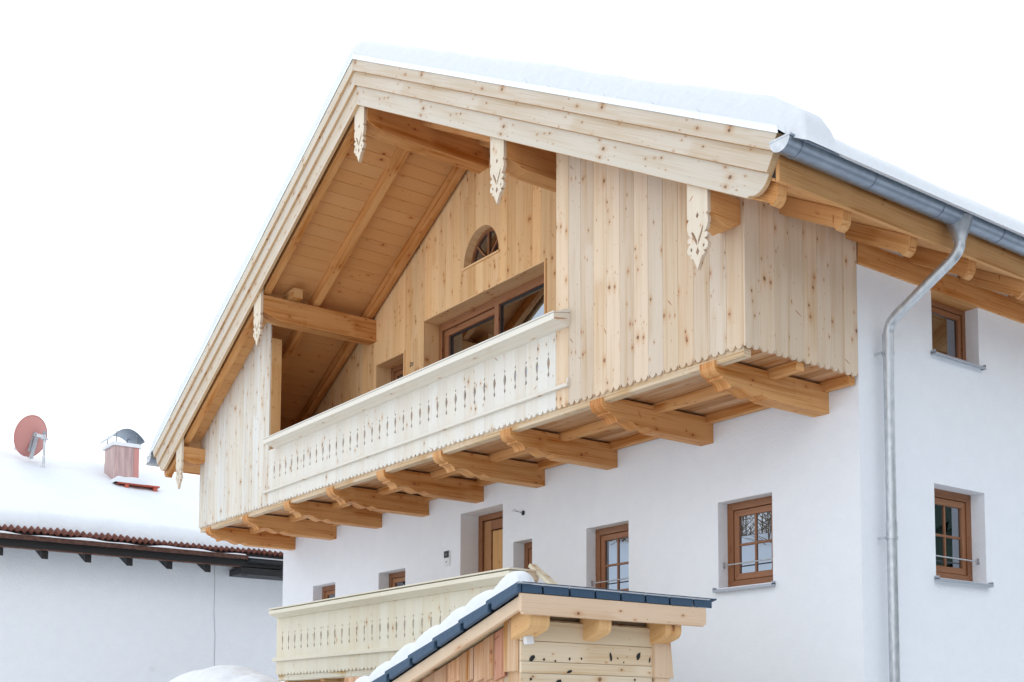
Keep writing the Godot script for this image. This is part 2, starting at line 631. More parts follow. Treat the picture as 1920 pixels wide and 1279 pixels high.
func build_walls(h: Node) -> void:
	var fw := CSGCombiner3D.new()
	fw.name = "front_wall"
	h.add_child(fw)
	var g := CSGPolygon3D.new()
	g.name = "wall_body"
	g.polygon = P([[W, GROUND - 0.2], [0.0, GROUND - 0.2], [0.0, roof_y(0, 0.5)], [XR, roof_y(XR, 0.5)], [W, roof_y(W, 0.5)]])
	g.depth = 0.36
	g.material = M.plaster
	fw.add_child(g)
	g.position = Vector3(0, 0, 0)     # the polygon is pushed from z = 0 to z = -0.36
	for q in [[-1.991, 1.545, -1.175, 2.538], [-4.353, 1.545, -3.527, 2.542], [-5.965, 1.3, -5.526, 2.557], [-9.762, 1.3, -8.906, 2.49], [-12.15, 1.3, -11.29, 2.482], [-7.314, 0.78, -6.224, 3.145],
			[-8.379, 3.75, -5.184, 6.42], [-9.886, 5.05, -8.94, 6.06]]:
		carve_box(fw, Vector3(q[0], q[1], -0.5), Vector3(q[2], q[3], 0.1), M.plaster)
	var ar := CSGPolygon3D.new()
	ar.name = "arched_opening"
	ar.polygon = arch_poly(-6.78, 6.92, 0.461)
	ar.depth = 0.8
	ar.operation = CSGShape3D.OPERATION_SUBTRACTION
	ar.material = M.plaster
	ar.position = Vector3(0, 0, 0.2)
	fw.add_child(ar)
	var sw := CSGCombiner3D.new()
	sw.name = "side_wall"
	h.add_child(sw)
	var s := CSGBox3D.new()
	s.name = "wall_body"
	var lo := Vector3(-0.36, GROUND - 0.2, ZB)
	var hi := Vector3(0.0, 5.05, -0.361)
	s.size = hi - lo
	s.position = (hi + lo) / 2
	s.material = M.plaster
	sw.add_child(s)
	for q in [[4.05, 4.9, -2.175, -1.285], [1.58, 2.605, -2.21, -1.26]]:
		carve_box(sw, Vector3(-0.6, q[0], q[2]), Vector3(0.1, q[1], q[3]), M.plaster)
	# the rest of the shell keeps the rooms dark
	var b := mb()
	b.box(Vector3(W, GROUND - 0.2, ZB), Vector3(W + 0.36, 5.05, -0.361))
	part("left_wall", b, M.plaster, h)
	b = mb()
	b.prism(P([[W, GROUND - 0.2], [0.0, GROUND - 0.2], [0.0, roof_y(0, 0.5)], [XR, roof_y(XR, 0.5)], [W, roof_y(W, 0.5)]]), Vector3(0, 0, ZB - 0.001), Vector3.RIGHT, Vector3.UP, Vector3(0, 0, -0.36))
	part("back_wall", b, M.plaster, h)
	b = mb()
	b.box(Vector3(W + 0.361, 3.2, ZB), Vector3(-0.361, 3.5, -0.361))
	part("storey_floor", b, M.room, h)
	b = mb()
	b.box(Vector3(W + 0.361, 0.45, ZB), Vector3(-0.361, 0.72, -0.361))
	part("storey_floor", b, M.room, h)
	b = mb()
	b.prism(P([[W + 0.37, 0.73], [-0.37, 0.73], [-0.37, roof_y(-0.37, 0.66)], [XR, roof_y(XR, 0.66)], [W + 0.37, roof_y(-0.37, 0.66)]]), Vector3(0, 0, -4.1), Vector3.RIGHT, Vector3.UP, Vector3(0, 0, -0.1))
	part("inner_wall", b, M.room, h)

func build_cladding(h: Node) -> void:
	var cl := node("gable_cladding", h)
	var region := P([[W, 3.6], [-0.03, 3.6], [-0.03, roof_y(0, 0.44)], [XR, roof_y(XR, 0.44)], [W, roof_y(W, 0.44)]])
	var holes := [P([[-8.379, 3.6], [-5.184, 3.6], [-5.184, 6.42], [-8.379, 6.42]]), P([[-9.886, 5.05], [-8.94, 5.05], [-8.94, 6.06], [-9.886, 6.06]]), arch_poly(-6.78, 6.92, 0.461)]
	boards(cl, "plank", M.wood, steps(W, -0.03, 66), 3.6, 9.2, region, holes, Vector3(0, 0, 0.026), Vector3.RIGHT, Vector3(0, 0, -0.023), WARM, 0.0, 0.085)
	# linings of the openings and the narrow trims
	for q in [[-8.379, 3.62, -5.184, 6.42, 0.29], [-9.886, 5.05, -8.94, 6.06, 0.27]]:
		var b := mb(vary(WARM, 0.05), Vector3.UP)
		b.box(Vector3(q[0], q[1], -q[4]), Vector3(q[0] + 0.018, q[3] - 0.02, 0.034))
		part("reveal_board", b, M.wood, cl)
		b = mb(vary(WARM, 0.05), Vector3.UP)
		b.box(Vector3(q[2] - 0.018, q[1], -q[4]), Vector3(q[2] + 0.010, q[3] + 0.012, 0.050))
		part("reveal_board", b, M.wood, cl)
		b = mb(vary(WARM, 0.05), Vector3.RIGHT)
		b.box(Vector3(q[0], q[3] - 0.018, -q[4]), Vector3(q[2] - 0.019, q[3], 0.036))
		part("reveal_board", b, M.wood, cl)
	# arch lining and its sill
	var a := mb(vary(WARM, 0.05), Vector3.RIGHT)
	for i in 24:
		var g0 := PI * i / 24.0
		var g1 := PI * (i + 1) / 24.0
		var p0 := Vector3(-6.78 + 0.458 * cos(g0), 6.92 + 0.508 * sin(g0), 0.03)
		var p1 := Vector3(-6.78 + 0.458 * cos(g1), 6.92 + 0.508 * sin(g1), 0.03)
		var n0 := Vector3(-cos(g0), -sin(g0), 0)
		var n1 := Vector3(-cos(g1), -sin(g1), 0)
		var dz := Vector3(0, 0, -0.27)
		a.grain = Vector3(0, 0, 1)
		a.tri3(p0, p1, p1 + dz, n0, n1, n1)
		a.tri3(p0, p1 + dz, p0 + dz, n0, n1, n0)
	part("reveal_board", a, M.wood, cl)
	a = mb(vary(WARM, 0.05), Vector3.RIGHT)
	a.box(Vector3(-7.27, 6.885, -0.24), Vector3(-6.29, 6.915, 0.055), 0.004)
	part("sill_board", a, M.wood, cl)
	# enclosed ends of the balcony
	var bc := node("balcony_cladding", h)
	var top := 0.44
	var fr := P([[-2.85, 3.4], [0.03, 3.4], [0.03, roof_y(0.03, top)], [-2.85, roof_y(-2.85, top)]])
	boards(bc, "plank", M.wood, steps(-2.85, 0.0, 13), 3.535, 8.0, fr, [], Vector3(0, 0, 1.70), Vector3.RIGHT, Vector3(0, 0, -0.022), SPRUCE, 0.045, 0.09)
	var fl := P([[2 * XR - 0.03, 3.4], [-10.466, 3.4], [-10.466, roof_y(-10.466, top)], [2 * XR - 0.03, roof_y(2 * XR - 0.03, top)]])
	boards(bc, "plank", M.wood, steps(2 * XR, -10.47, 14), 3.535, 8.0, fl, [], Vector3(0, 0, 1.70), Vector3.RIGHT, Vector3(0, 0, -0.022), PALE, 0.045, 0.05)
	boards(bc, "plank", M.wood, steps(-1.70, -0.03, 8), 3.535, 5.14, PackedVector2Array(), [], Vector3(0.022, 0, 0), Vector3(0, 0, -1), Vector3(-0.022, 0, 0), SPRUCE, 0.045, 0.05)
	var lw := mb(SPRUCE, Vector3.UP)
	lw.box(Vector3(2 * XR - 0.0, 3.54, 0.0), Vector3(2 * XR + 0.02, 5.1, 1.676))
	part("end_panel", lw, M.wood, bc)
	for x in [-10.62, -2.85]:
		var pm := mb(vary(HONEY, 0.05) * 1.08, Vector3.UP)
		pm.box(Vector3(x, 3.6, 1.50), Vector3(x + 0.155, 6.36, 1.676), 0.005)
		part("post", pm, M.wood, bc)
	# linings behind the two closed ends, so that the balcony is shut off at its sides
	var ln := mb(vary(SPRUCE, 0.04), Vector3.UP)
	ln.box(Vector3(-2.70, 3.6, 1.60), Vector3(-0.005, 5.2, 1.672))
	part("lining", ln, M.wood, bc)

func build_railing(parent: Node, x0: float, x1: float, cuts: Array, z: float, ytop: float, ycut: float, yfoot: float, col: Color) -> void:
	# boards are split at the cut-outs
	var us := [x0]
	for c in cuts: us.append(c)
	us.append(x1)
	var holes := []
	for c in cuts:
		for q in baluster_hole(c, ycut): holes.append(q)
	# hole lists are long: give each board only its own two
	for i in us.size() - 1:
		var mine := []
		for j in [i - 1, i]:
			if j >= 0 and j < cuts.size():
				for q in baluster_hole(cuts[j], ycut): mine.append(q)
		boards(parent, "board", M.clear, [us[i], us[i + 1]], yfoot, ytop, PackedVector2Array(), mine, Vector3(0, 0, z), Vector3.RIGHT, Vector3(0, 0, -0.024), col, 0.04, 0.02, 0.0015)

func build_balcony(h: Node) -> void:
	var r := node("balcony_railing", h)
	var cuts := []
	for i in 35: cuts.append(-10.243 + i * 0.21332)
	build_railing(r, -10.466, -2.852, cuts, 1.70, 4.46, 4.237, 3.535, PALE)
	# moulded handrail
	var prof := P([[1.93, 4.478], [1.93, 4.548], [1.66, 4.60], [1.66, 4.44], [1.735, 4.44], [1.757, 4.446], [1.79, 4.458], [1.83, 4.470], [1.88, 4.476]])
	var b := mb(vary(PALE, 0.03), Vector3.RIGHT)
	b.prism(prof, Vector3(-2.60, 0, 0), Vector3(0, 0, 1), Vector3.UP, Vector3(-7.58, 0, 0), 0.002)
	part("handrail", b, M.clear, r)
	b = mb(vary(PALE, 0.03), Vector3.RIGHT)
	b.prism(P([[1.938, 4.551], [1.938, 4.567], [1.90, 4.570], [1.85, 4.583], [1.80, 4.612], [1.75, 4.629], [1.69, 4.632], [1.65, 4.622], [1.65, 4.604]]), Vector3(-2.595, 0, 0), Vector3(0, 0, 1), Vector3.UP, Vector3(-7.59, 0, 0), 0.002)
	part("handrail_top", b, M.clear, r)
	b = mb(vary(PALE, 0.03), Vector3.RIGHT)
	b.box(Vector3(-10.62, 3.752, 1.7005), Vector3(-2.60, 3.792, 1.742), 0.006)
	part("ledge_strip", b, M.clear, r)
	b = mb(vary(PALE, 0.03), Vector3.UP)
	b.box(Vector3(-2.62, 3.7925, 1.7005), Vector3(-2.60, 3.848, 1.732), 0.003)
	part("ledge_strip", b, M.clear, r)
	# floor: joists along the house, boards over them
	var f := node("balcony_floor", h)
	for q in [[1.575, 1.676], [0.82, 0.93], [0.028, 0.12]]:
		b = mb(vary(Color(0.68, 0.53, 0.37) if q[0] > 1.5 else TIMBER, 0.04), Vector3.RIGHT)
		b.box(Vector3(2 * XR + 0.03, 3.467, q[0]), Vector3(-0.024, 3.563, q[1]), 0.004)
		part("joist", b, M.beam, f)
	var us := steps(0.028, 1.676, 11)
	for i in us.size() - 1:
		b = mb(vary(Color(0.50, 0.29, 0.155), 0.22), Vector3.RIGHT)
		b.box(Vector3(2 * XR + 0.02, 3.566, us[i] + 0.002), Vector3(-0.002, 3.60, us[i + 1] - 0.002), 0.0)
		part("floor_board", b, M.beam, f)
	# carved cantilever beams
	var pr := P([[1.705, 3.505], [1.702, 3.45], [1.690, 3.415], [1.665, 3.388], [1.635, 3.374], [1.600, 3.370], [1.596, 3.347], [1.560, 3.345], [1.530, 3.336], [1.505, 3.320], [1.488, 3.297], [1.478, 3.272],
		[1.45, 3.292], [1.41, 3.306], [1.36, 3.311], [1.31, 3.309], [1.27, 3.299], [1.23, 3.281], [1.19, 3.264], [1.15, 3.254], [1.11, 3.254], [1.07, 3.266], [1.03, 3.284], [1.00, 3.272], [0.975, 3.262], [0.95, 3.2585], [0.949, 3.248], [0.0, 3.247], [0.0, 3.535], [1.575, 3.535], [1.575, 3.505]])
	for x in [-0.379, -2.05, -3.731, -5.235, -6.701, -8.205, -9.669, -11.27, -12.901]:
		b = mb(vary(TIMBER, 0.05), Vector3(0, 0, 1))
		b.prism(pr, Vector3(x, 0, 0), Vector3(0, 0, 1), Vector3.UP, Vector3(-0.20, 0, 0), 0.003)
		part("bracket_beam", b, M.beam, h)

func pendant_poly() -> Array:
	# right half of the outline, from the top down to the tip (x to the right, y from the tip = 0)
	var half := [[0.134, 1.05], [0.134, 0.52], [0.112, 0.505], [0.134, 0.475], [0.138, 0.425], [0.120, 0.365], [0.086, 0.330], [0.112, 0.328], [0.130, 0.318], [0.134, 0.300], [0.120, 0.282], [0.088, 0.272], [0.118, 0.248], [0.138, 0.212], [0.130, 0.178], [0.096, 0.160], [0.072, 0.164], [0.096, 0.140], [0.078, 0.120], [0.058, 0.116], [0.0, 0.0]]
	var out := []
	for q in half: out.append(q)
	for i in range(half.size() - 2, -1, -1): out.append([-half[i][0], half[i][1]])
	return out

func build_pendants(h: Node) -> void:
	for q in [[-6.73, 7.80, 8.78], [-3.40, 6.015, 6.98], [-0.155, 4.235, 5.24], [-10.03, 6.02, 6.98], [-13.33, 4.21, 5.20]]:
		var o := []
		for p in pendant_poly():
			o.append([q[0] + p[0], q[1] + (p[1] if p[1] < 1.0 else q[2] - q[1])])
		var list := [P(o)]
		# sawn openings: a V of two leaves, a lozenge above and one below; each joined to the outline by a hair-thin kerf
		var y: float = q[1]
		var x: float = q[0]
		for hole in [P([[x - 0.006, y + 0.225], [x - 0.006, y + 0.275], [x - 0.045, y + 0.355], [x - 0.066, y + 0.380], [x - 0.082, y + 0.375], [x - 0.066, y + 0.335], [x - 0.028, y + 0.262]]),
				P([[x + 0.006, y + 0.225], [x + 0.030, y + 0.270], [x + 0.066, y + 0.345], [x + 0.080, y + 0.410], [x + 0.062, y + 0.390], [x + 0.040, y + 0.345], [x + 0.006, y + 0.280]]),
				P([[x, y + 0.130], [x + 0.024, y + 0.165], [x, y + 0.212], [x - 0.022, y + 0.165]]),
				P([[x, y + 0.485], [x + 0.020, y + 0.515], [x, y + 0.552], [x - 0.020, y + 0.515]]),
				P([[x + 0.068, y + 0.188], [x + 0.092, y + 0.198], [x + 0.090, y + 0.230], [x + 0.070, y + 0.218]]),
				P([[x - 0.068, y + 0.188], [x - 0.092, y + 0.198], [x - 0.090, y + 0.230], [x - 0.070, y + 0.218]])]:
			# cut each board along a line through the hole so that no piece carries a hole
			var c: Vector2 = Vector2.ZERO
			for e in hole: c += e
			c /= hole.size()
			var nx := []
			for pc in list:
				var cl: Array = Geometry2D.clip_polygons(pc, hole)
				var has := false
				for r in cl:
					if Geometry2D.is_polygon_clockwise(r): has = true
				if not has:
					nx.append_array(cl)
				else:
					for side in [P([[x - 1, c.y], [x + 1, c.y], [x + 1, c.y + 3], [x - 1, c.y + 3]]), P([[x - 1, c.y - 3], [x + 1, c.y - 3], [x + 1, c.y], [x - 1, c.y]])]:
						for r in Geometry2D.intersect_polygons(pc, side):
							nx.append_array(Geometry2D.clip_polygons(r, hole))
			list = nx
		var b := mb(vary(Color(0.71, 0.62, 0.50), 0.03), Vector3.UP)
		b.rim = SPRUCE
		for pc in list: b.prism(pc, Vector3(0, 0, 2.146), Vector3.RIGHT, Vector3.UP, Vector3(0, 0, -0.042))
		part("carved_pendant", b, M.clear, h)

func build_roof(h: Node) -> void:
	var r := node("roof", h)
	# purlins with rounded undersides at the front end
	for q in [[XR, 8.27, 8.64], [-3.40, 6.466, 6.84], [-0.155, 4.735, 4.98], [2 * XR + 3.40, 6.466, 6.84], [2 * XR + 0.10, 4.735, 4.98]]:
		var b := mb(vary(TIMBER, 0.04), Vector3(0, 0, 1))
		var e := 1.78
		var pf := [[2.10, q[2]], [2.10, q[1] + 0.12], [2.08, q[1] + 0.085], [2.0, q[1] + 0.055], [1.90, q[1] + 0.02], [e, q[1]], [-0.35, q[1]], [-0.35, q[2]]]
		if q[2] - q[1] < 0.3:
			pf = [[2.10, q[2]], [2.10, q[1] + 0.01], [2.0, q[1] - 0.035], [1.9, q[1] - 0.055], [1.80, q[1] - 0.05], [1.72, q[1]], [-0.35, q[1]], [-0.35, q[2]]]
		b.prism(P(pf), Vector3(q[0] + 0.13, 0, 0), Vector3(0, 0, 1), Vector3.UP, Vector3(-0.26, 0, 0), 0.006)
		part("purlin", b, M.beam, r)
	var sb := mb(vary(HONEY, 0.03), Vector3.RIGHT)
	sb.box(Vector3(-10.6, 6.845, 1.50), Vector3(-9.72, 7.0, 1.66), 0.005)
	part("stub_beam", sb, M.beam, r)
	for x in [-0.30, 2 * XR - 0.03]:
		var b := mb(vary(TIMBER, 0.04), Vector3(0, 0, 1))
		b.box(Vector3(x, 4.742, ZB), Vector3(x + 0.33, 4.985, -0.364 if x < -5 else -0.003), 0.006)
		part("wall_plate", b, M.beam, r)
	# rafters
	for side in [1, -1]:
		var ax := Vector3(side, 0, 0)
		for z in [2.03, 1.14, 0.14, -0.86, -1.86, -2.86, -3.86, -4.86, -5.86, -6.86, -7.86]:
			var pts := []
			var tail := 7.50
			pts = [[0.0, TOP - 0.432], [tail, TOP - 0.432 - K * tail]]
			for k in 7:
				var g := PI / 2 * k / 6.0
				pts.append([tail - 0.03 - 0.085 * (1 - cos(g)) + 0.02, TOP - 0.50 - K * tail - 0.10 * sin(g)])
			pts.append([tail - 0.14, TOP - 0.625 - K * (tail - 0.14) + 0.018])
			pts.append([tail - 0.155, TOP - 0.625 - K * (tail - 0.155)])
			pts.append([0.0, TOP - 0.625])
			var b := mb(vary(TIMBER, 0.05), slope_dir(side))
			b.prism(P(pts), Vector3(XR, 0, z + 0.06), ax, Vector3.UP, Vector3(0, 0, -0.12), 0.004)
			part("rafter", b, M.beam, r)
		# strip closing the joint between wall and soffit
		var bt := mb(vary(HONEY, 0.05), slope_dir(side))
		bt.prism(P([[0.0, TOP - 0.432], [6.70, TOP - 0.432 - K * 6.70], [6.70, TOP - 0.50 - K * 6.70], [0.0, TOP - 0.50]]), Vector3(XR, 0, 0.062), ax, Vector3.UP, Vector3(0, 0, -0.034))
		part("wall_strip", bt, M.wood, r)
		# soffit boards
		var n := 40
		for i in n:
			var a := 7.51 * i / n + 0.002
			var e := 7.51 * (i + 1) / n - 0.002
			var b := mb(vary(TIMBER, 0.035), Vector3(0, 0, 1))
			b.prism(P([[a, TOP - 0.405 - K * a], [e, TOP - 0.405 - K * e], [e, TOP - 0.426 - K * e], [e - 0.004, TOP - 0.430 - K * e + K * 0.004], [a + 0.004, TOP - 0.430 - K * a - K * 0.004], [a, TOP - 0.426 - K * a]]), Vector3(XR, 0, 2.145), ax, Vector3.UP, Vector3(0, 0, ZB - 2.145))
			part("soffit_board", b, M.clear, r)
		# roof deck
		var d := mb(Color(0.3, 0.3, 0.3))
		d.prism(P([[0.0, TOP - 0.03], [7.51, TOP - 0.03 - K * 7.51], [7.51, TOP - 0.40 - K * 7.51], [0.0, TOP - 0.40]]), Vector3(XR, 0, ZV - 0.003), ax, Vector3.UP, Vector3(0, 0, ZB - ZV))
		part("roof_deck", d, M.dark_tile, r)
		# verge boards, each one set a little further back than the one above
		var oo := [[0.0, 0.176, 2.267], [0.176, 0.378, 2.231], [0.378, 0.650, 2.196]]
		for q in oo:
			var l0: float = q[0] / (1 + K * K)
			var l1: float = q[1] / (1 + K * K)
			var ex := 0.935 - XR
			var ey: float = TOP - K * ex
			var pts := [[0.0, TOP - q[0]], [ex - K * l0, ey - l0]]
			if q[1] > 0.6:
				var c0 := Vector2(ex - K * l0, ey - l0)
				var dn := Vector2(-K, -1).normalized()
				var al := Vector2(-1, K).normalized()
				pts.append([c0.x + dn.x * 0.05, c0.y + dn.y * 0.05])
				for k in range(1, 7):
					var g := PI / 2 * k / 6.0
					var pp := c0 + dn * (0.05 + 0.165 * sin(g)) + al * (0.145 * (1 - cos(g)))
					pts.append([pp.x, pp.y])
				var p2 := c0 + dn * 0.222 + al * 0.155
				pts.append([p2.x, p2.y])
				var p3 := c0 + dn * 0.2388 + al * 0.165
				pts.append([p3.x, p3.y])
			else:
				pts.append([ex - K * l1, ey - l1])
			pts.append([0.0, TOP - q[1]])
			var b := mb(vary(VERGE, 0.04), slope_dir(side))
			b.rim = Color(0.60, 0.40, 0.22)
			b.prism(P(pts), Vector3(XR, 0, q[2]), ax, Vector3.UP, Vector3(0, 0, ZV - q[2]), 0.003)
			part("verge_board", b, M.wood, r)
		# zinc verge flashing in lapped lengths
		for i in 8:
			var a := 7.66 * i / 8.0
			var e := 7.66 * (i + 1) / 8.0 + 0.03
			if i == 7: e = 7.66
			var z := 2.278 + (0.0025 if i % 2 == 0 else 0.0)
			var b := mb(Color.WHITE, slope_dir(side))
			b.prism(P([[a, TOP + 0.050 - K * a], [e, TOP + 0.050 - K * e], [e, TOP - 0.012 - K * e], [a, TOP - 0.012 - K * a]]), Vector3(XR, 0, z), ax, Vector3.UP, Vector3(0, 0, -0.006))
			b.prism(P([[a, TOP + 0.054 - K * a], [e, TOP + 0.054 - K * e], [e, TOP + 0.048 - K * e], [a, TOP + 0.048 - K * a]]), Vector3(XR, 0, z + 0.004), ax, Vector3.UP, Vector3(0, 0, -0.16))
			part("verge_flashing", b, M.flashing, r)
		# eaves board
		var fb := mb(vary(TIMBER, 0.03), Vector3(0, 0, 1))
		fb.prism(P([[7.515, 4.72], [7.56, 4.72], [7.56, 5.06], [7.515, 5.08]]), Vector3(XR, 0, 2.148), ax, Vector3.UP, Vector3(0, 0, ZB - 2.148), 0.005)
		part("eaves_board", fb, M.beam, r)
		# dark roof tiles at the eaves edge
		for i in 16:
			var z := 2.19 - i * 0.30
			var t := mb()
			var p := []
			for k in 9:
				var g := PI * k / 8.0
				p.append([-0.145 + 0.29 * k / 8.0, 0.028 + 0.035 * sin(g)])
			for k in range(8, -1, -1):
				var g := PI * k / 8.0
				p.append([-0.145 + 0.29 * k / 8.0, 0.008 + 0.035 * sin(g)])
			var dx := Vector3(side, -K, 0).normalized()
			var up := Vector3(side * K, 1, 0).normalized()
			t.prism(P(p), Vector3(XR + side * 7.70, TOP - K * 7.70 - 0.03, z - 0.15) , Vector3(0, 0, 1), up, -dx * 0.35)
			part("eaves_tile", t, M.dark_tile, r)

func half_pipe(b: MB, c: Vector2, rad: float, z0: float, z1: float, n := 16, th := 0.004) -> void:
	for i in n:
		var g0 := PI + PI * i / n
		var g1 := PI + PI * (i + 1) / n
		var d0 := Vector3(cos(g0), sin(g0), 0)
		var d1 := Vector3(cos(g1), sin(g1), 0)
		for s in [0, 1]:
			var rr: float = rad - th * s
			var p0 := Vector3(c.x, c.y, z0) + d0 * rr
			var p1 := Vector3(c.x, c.y, z0) + d1 * rr
			var l := Vector3(0, 0, z1 - z0)
			var k := -1.0 if s == 1 else 1.0
			b.tri3(p0, p1, p1 + l, d0 * k, d1 * k, d1 * k)
			b.tri3(p0, p1 + l, p0 + l, d0 * k, d1 * k, d0 * k)
		for z in [z0, z1]:
			var e := Vector3(c.x, c.y, z)
			b.quad(e + d0 * rad, e + d1 * rad, e + d1 * (rad - th), e + d0 * (rad - th), Vector3(0, 0, signf(z - (z0 + z1) / 2)))
	for sg in [-1, 1]:
		b.quad(Vector3(c.x + sg * rad, c.y, z0), Vector3(c.x + sg * rad, c.y, z1), Vector3(c.x + sg * (rad - th), c.y, z1), Vector3(c.x + sg * (rad - th), c.y, z0), Vector3.UP)

func build_gutter(h: Node, mirrored: bool) -> void:
	var g := node("gutter", h)
	var cx := 1.0 if not mirrored else 2 * XR - 1.0
	var sg := 1.0 if not mirrored else -1.0
	var c := Vector2(cx, 4.977)
	var rad := 0.106
	var b := mb()
	half_pipe(b, c, rad, 2.315, ZB)
	b.tube([Vector3(cx + sg * (rad + 0.006), 4.982, 2.315), Vector3(cx + sg * (rad + 0.006), 4.982, ZB)], [0.0115, 0.0115], 10)
	part("trough", b, M.zinc, g)
	var e := mb()
	var pts := []
	for i in 17:
		var a := PI + PI * i / 16.0
		pts.append([cos(a) * (rad + 0.004), sin(a) * (rad + 0.004)])
	pts.append([rad + 0.004, 0.004])
	pts.append([-rad - 0.004, 0.004])
	e.prism(P(pts), Vector3(cx, 4.977, 2.319), Vector3.RIGHT, Vector3.UP, Vector3(0, 0, -0.004))
	e.box(Vector3(cx - rad - 0.008, 4.975, 2.300), Vector3(cx + rad + 0.016, 4.995, 2.324), 0.003)
	part("end_cap", e, M.galvanised, g)
	for z in [2.124, 1.109, 0.073, -0.944, -1.95, -2.95]:
		var s := mb()
		half_pipe(s, c, rad + 0.005, z + 0.013, z - 0.013, 14, 0.004)
		s.tube([Vector3(cx + sg * (rad + 0.006), 4.982, z + 0.016), Vector3(cx + sg * (rad + 0.006), 4.982, z - 0.016)], [0.017, 0.017], 10)
		part("gutter_strap", s, M.zinc, g)
	if mirrored: return
	# outlet and downpipe
	var d := node("downpipe", h)
	var zp := -0.30
	var f := mb()
	f.tube([Vector3(cx, 4.955, zp), Vector3(cx, 4.89, zp), Vector3(cx, 4.80, zp), Vector3(cx, 4.735, zp)], [0.130, 0.118, 0.082, 0.060], 24)
	part("outlet", f, M.galvanised, d)
	var path := [Vector3(cx, 4.80, zp), Vector3(cx, 4.72, zp)]
	var A := Vector3(cx, 4.62, zp)
	var B := Vector3(0.125, 4.14, zp - 0.03)
	var dirn := (B - A).normalized()
	for k in range(0, 7):
		var t := k / 6.0
		var q := Vector3(cx, 4.70, zp).lerp(A, t).lerp(A.lerp(A + dirn * 0.14, t), t)
		path.append(q)
	for k in range(0, 7):
		var t := k / 6.0
		var s0 := B - dirn * 0.14
		path.append(s0.lerp(B, t).lerp(B.lerp(B + Vector3(0, -0.14, 0), t), t))
	var rr := []
	for q in path: rr.append(0.054)
	var p := mb()
	p.tube(path, rr, 20, false)
	part("swan_neck", p, M.galvanised, d)
	var v := mb()
	v.tube([Vector3(0.125, 4.03, zp - 0.03), Vector3(0.125, 3.80, zp - 0.03), Vector3(0.125, 3.795, zp - 0.03), Vector3(0.125, 2.06, zp - 0.03), Vector3(0.125, 2.055, zp - 0.03), Vector3(0.125, 1.93, zp - 0.03), Vector3(0.125, 1.925, zp - 0.03), Vector3(0.125, GROUND, zp - 0.03)],
		[0.058, 0.058, 0.053, 0.053, 0.058, 0.058, 0.053, 0.053], 24)
	part("pipe", v, M.galvanised, d)
	# elbow seams
	for q in [[Vector3(cx, 4.735, zp), Vector3(cx, 4.727, zp)], [A + dirn * 0.155, A + dirn * 0.163]]:
		var s := mb()
		s.tube(q, [0.0565, 0.0565], 20)
		part("seam", s, M.galvanised, d)
	for y in [3.83, 1.90]:
		var cl := mb()
		cl.tube([Vector3(0.125, y + 0.014, zp - 0.03), Vector3(0.125, y - 0.014, zp - 0.03)], [0.063, 0.063], 20)
		cl.bar(Vector3(0.125, y, zp + 0.035), Vector3(0.0, y, zp + 0.035), 0.012, 0.02)
		cl.tube([Vector3(0.10, y, zp + 0.02), Vector3(0.10, y, zp + 0.065)], [0.009, 0.009], 8)
		part("pipe_clamp", cl, M.galvanised, d)

